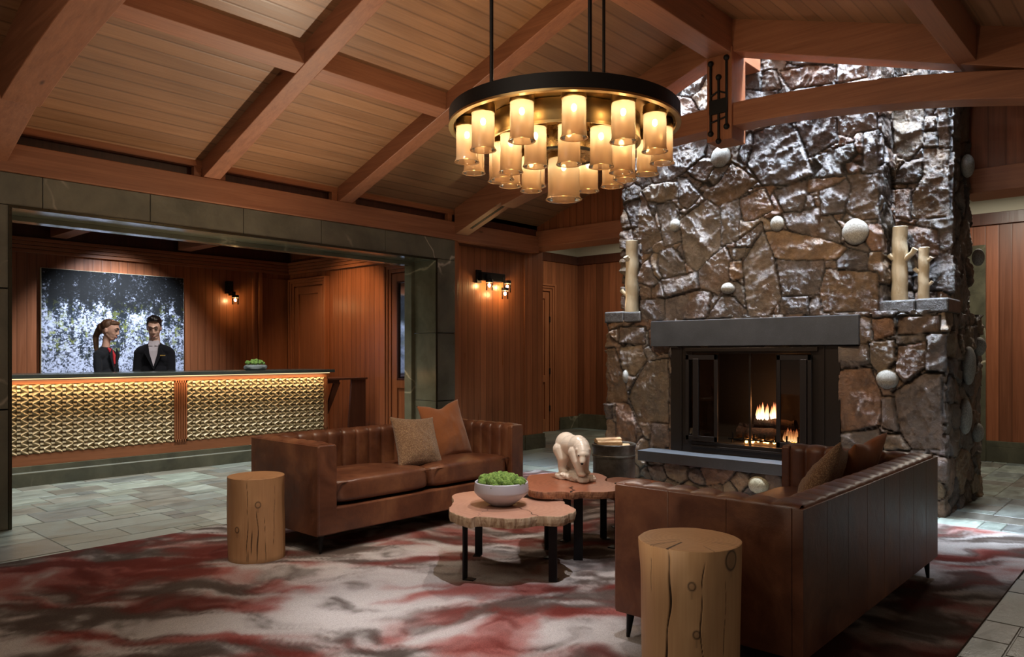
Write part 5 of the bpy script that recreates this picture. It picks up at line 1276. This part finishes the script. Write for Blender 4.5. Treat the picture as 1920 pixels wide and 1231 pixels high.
# ceramic branch vases ---------------------------------------------
def branch(label,x,y,z0,h,r,twigs,birch=False):
    pts=[(x+.003*math.sin(k*.8+y),y+.003*math.sin(k*1.1),z0+h*k/16) for k in range(17)]
    rs=[r*(1+.025*math.sin(k*1.3+x*7)-.10*k/16) for k in range(17)]
    root=thing('branch_vase',label,'vase',(x,y,z0))
    pr=[]
    mb=MB().tube(pts,rs,28,cap=False)
    top=pts[-1]; n=28
    V=[];F=[]
    prof=[(rs[-1],0),(rs[-1]*.93,.004),(rs[-1]*.84,0),(rs[-1]*.82,-.08),(.001,-.08)]
    mb2=MB().lathe(prof,top,28); mb.add(mb2.v,mb2.f); mb.add([(pts[0][0]+rs[0]*math.cos(2*PI*k/28),pts[0][1]+rs[0]*math.sin(2*PI*k/28),z0) for k in range(28)],[tuple(range(28))])
    mb.build('trunk',M['ceramic'],root,smooth='auto')
    for (zz,dy,dx,ln,rr) in twigs:
        a=Vector((x,y,z0+zz)); d=Vector((dx,dy,.0)).normalized(); b=a+d*(r*.8); c=b+d*ln*.6+Vector((0,0,ln*.45)); e=c+d*ln*.25+Vector((0,0,ln*.35))
        MB().tube([a,b,c,e],[rr*1.5,rr*1.1,rr*.85,rr*1.0],14).build('twig_stub',M['ceramic'],root,smooth='auto')
branch('tall cream ceramic branch vase on the left stone ledge',7.22,4.70,1.815,.80,.078,[(.60,.3,-1,.03,.032),(.20,1,-.3,.07,.026)],True)
branch('tallest of the two glossy branch vases on the right stone ledge',7.22,1.925,1.818,.645,.068,[(.36,-1,-.3,.10,.027),(.37,1,-.5,.045,.025)])
branch('shorter glossy branch vase on the right stone ledge',7.22,1.735,1.818,.445,.047,[(.24,1,-.3,.04,.02),(.33,-1,-.3,.035,.018),(.12,-1,-.2,.04,.015)])

# wall sconces -----------------------------------------------------
def lampglass(root,c,r,h,cap=True,bp=80):
    sh=MB().lathe([(r,-h),(r,0)],c,24).build('glass_cylinder',M['glass'],root,smooth=True)
    MB().lathe([(.001,.028),(r*1.05,.028),(r*1.08,0),(r*1.08,-.012),(r*.9,-.012),(.001,-.012)],c,24).build('cap',M['iron'],sh,smooth='auto')
    MB().ball((c[0],c[1],c[2]-h*.42),(.017,.017,.024),12,8).build('bulb',M['bulb2'],sh,smooth=True)
M['bulb2']=glow('sconce_bulb',(1,.62,.26),SCB)
def sconces():
    y=6.995; root=thing('wall_sconce','triple wall light with dark bracket and three glass cylinders on the board wall','lamp',(7.3,y,2.35))
    MB().box(7.03,7.12,y-.03,y,2.28,2.45).box(7.06,7.50,y-.10,y-.03,2.31,2.42).box(7.12,7.2,y-.13,y-.03,2.33,2.40).build('bracket',M['iron'],root,bevel=.004)
    MB().tube([(7.43,y-.14,2.37),(7.43,y-.14,2.23)],.006,8).build('stem',M['iron'],root)
    lampglass(root,(7.17,y-.12,2.30),.045,.115); lampglass(root,(7.54,y-.10,2.31),.05,.13); lampglass(root,(7.43,y-.16,2.205),.045,.12)
    y=YB-.055; root=thing('wall_sconce','single dark wall lamp glowing on the board wall behind the reception desk','lamp',(5.89,y,2.3))
    MB().box(5.84,5.94,y-.03,y+.05,2.30,2.50).box(5.87,5.93,y-.12,y,2.27,2.33).build('bracket',M['iron'],root,bevel=.004)
    lampglass(root,(5.93,y-.11,2.25),.05,.12)
sconces()

# succulent bowl on desk -------------------------------------------
def plant():
    x,y=4.86,8.98; x,y=5.0,8.95
    mb=MB().lathe([(.001,0),(.12,0),(.150,.018),(.155,.04),(.145,.062),(.12,.07),(.10,.06),(.001,.055)],(x,y,1.14),36,jit=lambda a,z:.10*math.sin(2*a)+.04*math.sin(5*a+z*40))
    tag(mb.build('planter_bowl',M['pot'],smooth='auto'),'rough grey stone planter with green succulents on the reception desk','planter')
    mb=MB()
    for k in range(34):
        r=.10*math.sqrt(rnd.random()); a=rnd.random()*2*PI; lump_ball(mb,(x+r*1.1*math.cos(a),y+r*math.sin(a),1.14+.085+.04*(1-(r/.1)**2)+rnd.uniform(-.01,.012)),rnd.uniform(.016,.026),k+200,10,7,.6)
    tag(mb.build('succulents',M['moss'],smooth=True),'green succulents growing in the grey stone planter','plant',kind='stuff')
plant()

# ================================================================== PEOPLE
SK=NT('skin'); SK.base((.62,.36,.27)); M['skin']=SK.set(Roughness=.5,Subsurface_Weight=.0)
SK=NT('skin_light'); SK.base((.68,.43,.33)); M['skin2']=SK.set(Roughness=.5)
M['suit']=fabric('charcoal_suit',(.010,.010,.013),(.005,.005,.007),400,.1,.001)
M['suit2']=fabric('slate_blazer',(.017,.018,.023),(.009,.010,.013),400,.1,.001)
M['hair_d']=plain('black_hair',(.010,.008,.008),.35); M['hair_b']=plain('brown_hair',(.11,.055,.03),.4)
M['shirt']=plain('pale_patterned_shirt',(.42,.38,.42),.8); M['redtie']=plain('red_scarf',(.50,.02,.03),.6); M['lip']=plain('lip',(.36,.10,.09),.5); M['brow']=plain('brow',(.03,.018,.012),.7); M['shoe']=plain('black_shoe',(.01,.01,.01),.3); M['goldtag']=plain('gold_badge',(.7,.45,.12),.3,.8); M['eyew']=plain('eye_white',(.6,.58,.55),.3)
def hand_parts(w,e,side):
    """palm and curled fingers; w wrist, e pointing direction (unit Vector)"""
    w=Vector(w);e=Vector(e).normalized(); up=Vector((0,0,1)); s=e.cross(up).normalized()*side; dn=(-up)
    P=[('c',[w,w+e*.035,w+e*.075],[.024,.030,.030])]
    P.append(('e',tuple(w+e*.06),(.036,.036,.016)))
    for k,(o,l) in enumerate(((-.030,.062),(-.010,.074),(.010,.070),(.029,.054))):
        a=w+e*.085+s*o; b=a+e*l*.5-up*.006; c=b+e*l*.35-up*.018; P.append(('c',[a,b,c],[.0095,.0088,.0075]))
    a=w+e*.03-s*.03; P.append(('c',[a,a+e*.03-s*.025,a+e*.06-s*.025-up*.008],[.013,.011,.009]))
    return P
def person(label,x,y,H,face,man):
    root=thing('person',label,'person',(x,y,0),face)
    Mx=Wm(root); k=H/1.80
    # local: facing -Y, z up, authored at 1.80 m
    sh=.180 if man else .155; hp=.135 if man else .14; wd=.92 if man else .80; ZS=.965
    tilt=27 if man else 20
    skin=M['skin2'] if man else M['skin']
    Rh=Matrix.Translation((0,-.005,1.56))@Matrix.Rotation(R(tilt),4,'X')@(Matrix.Rotation(R(0 if man else 8),4,'Z'))@Matrix.Translation((0,.005,-1.56))
    Rh=Rh@Matrix.Translation((0,0,1.82))@Matrix.Diagonal((1.04,1.10,1.24 if man else 1.10,1))@Matrix.Translation((0,0,-1.82))
    def h(p): return tuple(Rh@Vector(p))
    def zs(ps):
        o=[]
        for q in ps:
            if q[0]=='e': c=q[1]; o.append(('e',(c[0],c[1],c[2]*ZS))+tuple(q[2:]))
            else: o.append(('c',[(c[0],c[1],c[2]*ZS) for c in q[1]],q[2]))
        return o
    head=[('e',h((0,-.012,1.70)),(.077,.098,.112),(tilt,0,0)),('e',h((0,-.050,1.655)),(.060,.056,.088),(tilt,0,0)),('e',h((0,-.072,1.605)),(.030,.026,.024)),
          ('c',[h((0,-.098,1.708)),h((0,-.110,1.672))],[.010,.0135]),('e',h((.012,-.108,1.664)),(.010,.010,.008)),('e',h((-.012,-.108,1.664)),(.010,.010,.008)),
          ('c',[h((-.045,-.083,1.722)),h((0,-.098,1.725)),h((.045,-.083,1.722))],[.012,.014,.012]),('e',h((.036,-.070,1.668)),(.022,.02,.026)),('e',h((-.036,-.070,1.668)),(.022,.02,.026)),
          ('e',h((0,-.096,1.632)),(.022,.013,.009)),('e',h((0,-.094,1.620)),(.018,.013,.008)),('c',[h((.05,-.01,1.64)),h((.025,-.07,1.60))],[.018,.018]),('c',[h((-.05,-.01,1.64)),h((-.025,-.07,1.60))],[.018,.018]),
          ('e',h((.076,.0,1.675)),(.010,.020,.032)),('e',h((-.076,.0,1.675)),(.010,.020,.032))]
    neck=[('c',[(0,.015,1.44),(0,-.005,1.56),(0,-.008,1.62)],[.068,.064,.060] if man else [.052,.045,.045])]
    torso=[('e',(0,.01,1.30),(sh*.84,.095*wd,.16)),('e',(0,.01,1.12),(.140*wd+.01,.088,.16)),('e',(0,.015,.97),(hp,.095,.12)),('c',[(-sh+.03,.01,1.395),(0,.01,1.45),(sh-.03,.01,1.395)],[.048,.055,.048])]
    arms=[];hands=[]
    for s in (-1,1):
        S=(s*sh,.01,1.37); E=(s*(sh+.018),-.02,1.13); W=(s*(.13 if man else .12),-.235,1.02)
        arms.append(('c',[S,((S[0]+E[0])/2,(S[1]+E[1])/2,(S[2]+E[2])/2),E],[.050*wd,.046*wd,.038*wd])); arms.append(('c',[E,W],[.038*wd,.025*wd]))
        hands+=hand_parts(W,(-s*.25,-.9,-.12),s)
    legs=[]
    for s in (-1,1): legs.append(('c',[(s*.085,.015,.93),(s*.09,.0,.50),(s*.095,.03,.09)],[.082,.055,.038])); legs.append(('e',(s*.10,-.04,.04),(.04,.12,.035)))
    Ms=Mx@Matrix.Diagonal((k,k,k,1))
    blob('body',head+zs(neck+torso+arms+hands+legs),skin,.006,5,root,M=Ms)
    # clothes: same joints, a little fuller
    def fat(parts,g):
        out=[]
        for p in parts:
            if p[0]=='e': out.append(('e',p[1],tuple(q+g for q in p[2]))+tuple(p[3:]))
            else: out.append(('c',p[1],[q+g for q in p[2]]))
        return out
    arms2=[];
    for s in (-1,1):
        S=(s*sh,.01,1.37); E=(s*(sh+.018),-.02,1.13); W=(s*(.145 if man else .133),-.19,1.035)
        arms2.append(('c',[S,((S[0]+E[0])/2,(S[1]+E[1])/2,(S[2]+E[2])/2),E],[.062*wd,.058*wd,.052*wd])); arms2.append(('c',[E,W],[.052*wd,.042*wd]))
    jk=fat(torso,.018)+arms2+[('e',(0,.012,.92),(hp+.03,.115,.10)),('c',[(-.06,.035,1.485),(0,.055,1.49),(.06,.035,1.485)],[.02,.02,.02])]
    suit=M['suit'] if man else M['suit2']
    dp=lambda co:((fbm(co[:,0]*9,co[:,1]*9,co[:,2]*14,seed=7,o=3)-.5)*.014).astype(np.float32)
    jo=blob('jacket',zs(jk),suit,.008,4,root,dp,M=Ms)
    tr=fat(legs[0::2],.02)+[('e',(0,.015,.93),(hp+.012,.108,.11))]
    blob('trousers',tr,suit,.01,3,root,M=Ms)
    for s in (-1,1): blob('shoe',[('e',(s*.10,-.05,.04),(.05,.14,.04)),('e',(s*.10,.03,.06),(.045,.06,.055))],M['shoe'],.008,2,root,M=Ms)
    def put(mb,nm,mat,**kw):
        mb.xf(Ms@Matrix.Diagonal((1,1,1 if nm in FACE else ZS,1))); return mb.build(nm,mat,root,**kw)
    FACE=('eye','iris','eyelid','eyebrow','mouth')
    # shirt front and lapels lying on the chest
    yf=-.112*wd-.006
    if man:
        put(MB().add([(-.052,-.066,1.53),(.052,-.066,1.53),(.062,yf,1.40),(.0,yf-.014,1.19),(-.062,yf,1.40)],[(0,1,2,3,4)]),'shirt',M['shirt'])
        for s in (-1,1):
            put(MB().add([(s*.030,-.066,1.540),(s*.062,-.036,1.530),(s*.066,-.094,1.465),(s*.012,-.104,1.468)],[(0,1,2,3)]),'collar',M['shirt'])
            put(MB().prism([(s*.060,1.49),(s*.108,1.38),(s*.0,1.155),(s*.0,1.20),(s*.046,1.37)],'y',yf-.024,yf-.008),'lapel',suit,bevel=.002)
        put(MB().box(.075,.135,yf-.028,yf-.020,1.335,1.347),'name_tag',M['goldtag'])
        put(MB().ball((-.085,yf-.016,1.375),.006,8,6),'lapel_pin',M['eyew'])
        put(MB().ball((.0,yf-.020,1.13),.009,8,6),'button',M['blackm'])
    else:
        put(MB().add([(-.042,-.050,1.49),(.042,-.050,1.49),(.046,yf,1.40),(.0,yf-.010,1.22),(-.046,yf,1.40)],[(0,1,2,3,4)]),'blouse',M['redtie'])
        put(MB().tube([(-.035,-.045,1.49),(0,yf-.004,1.41),(0,yf-.014,1.29)],[.016,.018,.012],10),'scarf',M['redtie'],smooth='auto')
        for s in (-1,1): put(MB().prism([(s*.045,1.485),(s*.095,1.40),(s*.085,1.36),(s*.0,1.16),(s*.0,1.22),(s*.04,1.36)],'y',yf-.020,yf-.006),'lapel',suit,bevel=.002)
    # face details
    for s in (-1,1):
        a=h((s*.030,-.090,1.700)); put(MB().ball(a,(.013,.008,.0065),12,8),'eye',M['eyew'],smooth=True)
        a=h((s*.030,-.096,1.6985)); put(MB().ball(a,(.0062,.004,.006),10,8),'iris',M['brow'],smooth=True)
        put(MB().tube([h((s*.014,-.098,1.704)),h((s*.030,-.100,1.7075)),h((s*.046,-.088,1.702))],.0028,6),'eyelid',M['brow'])
        put(MB().tube([h((s*.012,-.105,1.728)),h((s*.032,-.103,1.735)),h((s*.054,-.084,1.728))],[.0045,.0045,.002],8),'eyebrow',M['brow'])
    put(MB().tube([h((-.022,-.099,1.628)),h((0,-.109,1.626)),h((.022,-.099,1.628))],[.002,.0045,.002],8),'mouth',M['lip'],smooth='auto')
    if man:
        hp_=[('e',h((0,.022,1.735)),(.088,.098,.086)),('e',h((0,-.036,1.792)),(.068,.058,.036)),('e',h((.02,-.062,1.795)),(.045,.035,.026)),('e',h((0,.065,1.68)),(.066,.05,.07)),('e',h((.072,.0,1.72)),(.012,.04,.035)),('e',h((-.072,.0,1.72)),(.012,.04,.035))]
        dph=lambda co:((fbm(co[:,0]*45,co[:,1]*45,co[:,2]*45,seed=3,o=3)-.5)*.016).astype(np.float32)
        blob('hair',hp_,M['hair_d'],.005,2,root,dph,M=Ms)
    else:
        hp_=[('e',h((0,.020,1.728)),(.084,.094,.080)),('e',h((0,-.035,1.765)),(.070,.055,.038)),('e',h((0,.075,1.675)),(.062,.045,.065)),('c',[h((0,.095,1.69)),(0,.135,1.58),(0,.13,1.46),(0,.12,1.36)],[.040,.036,.030,.014])]
        dph=lambda co:((fbm(co[:,0]*60,co[:,1]*60,co[:,2]*8,seed=3,o=3)-.5)*.010).astype(np.float32)
        blob('hair',hp_,M['hair_b'],.005,3,root,dph,M=Ms)
    return root
def heading(dx,dy): return math.atan2(dy,dx)+PI/2
# facing vectors in plan
person('woman in a dark blazer with brown ponytail behind the reception desk, head bowed',3.515,9.82,1.777,heading(.60,-.80),False)
person('man with short black hair in a dark suit and pale shirt behind the reception desk',4.15,9.96,1.85,heading(-.47,-.88),True)

# ================================================================== LIGHTS
def light(name,ty,loc,power,color,size=.1,target=None,spot=None,blend=.5,sy=None,spread=None):
    l=bpy.data.lights.new(name,ty); l.energy=power; l.color=color
    if ty=='AREA':
        l.size=size
        if sy: l.shape='RECTANGLE'; l.size_y=sy
    else: l.shadow_soft_size=size
    if spread: l.spread=R(spread)
    if spot: l.spot_size=R(spot); l.spot_blend=blend
    o=bpy.data.objects.new(name,l); COL.objects.link(o); o.location=loc
    if target is not None: o.rotation_euler=(Vector(target)-Vector(loc)).to_track_quat('-Z','Y').to_euler()
    return o
WARM=(1,.62,.32);COOL=(.74,.86,1.0);NEU=(1,.86,.70)
for n_,a_ in LIGHTS(): light(n_,**a_)
w=bpy.data.worlds.new('world'); sc.world=w; w.use_nodes=True; w.node_tree.nodes['Background'].inputs[0].default_value=(1,.80,.62,1); w.node_tree.nodes['Background'].inputs[1].default_value=AMB
sc.view_settings.view_transform='Standard'; sc.view_settings.look='None'; sc.view_settings.gamma=1; sc.view_settings.exposure=EXPO; sc.view_settings.use_curve_mapping=False
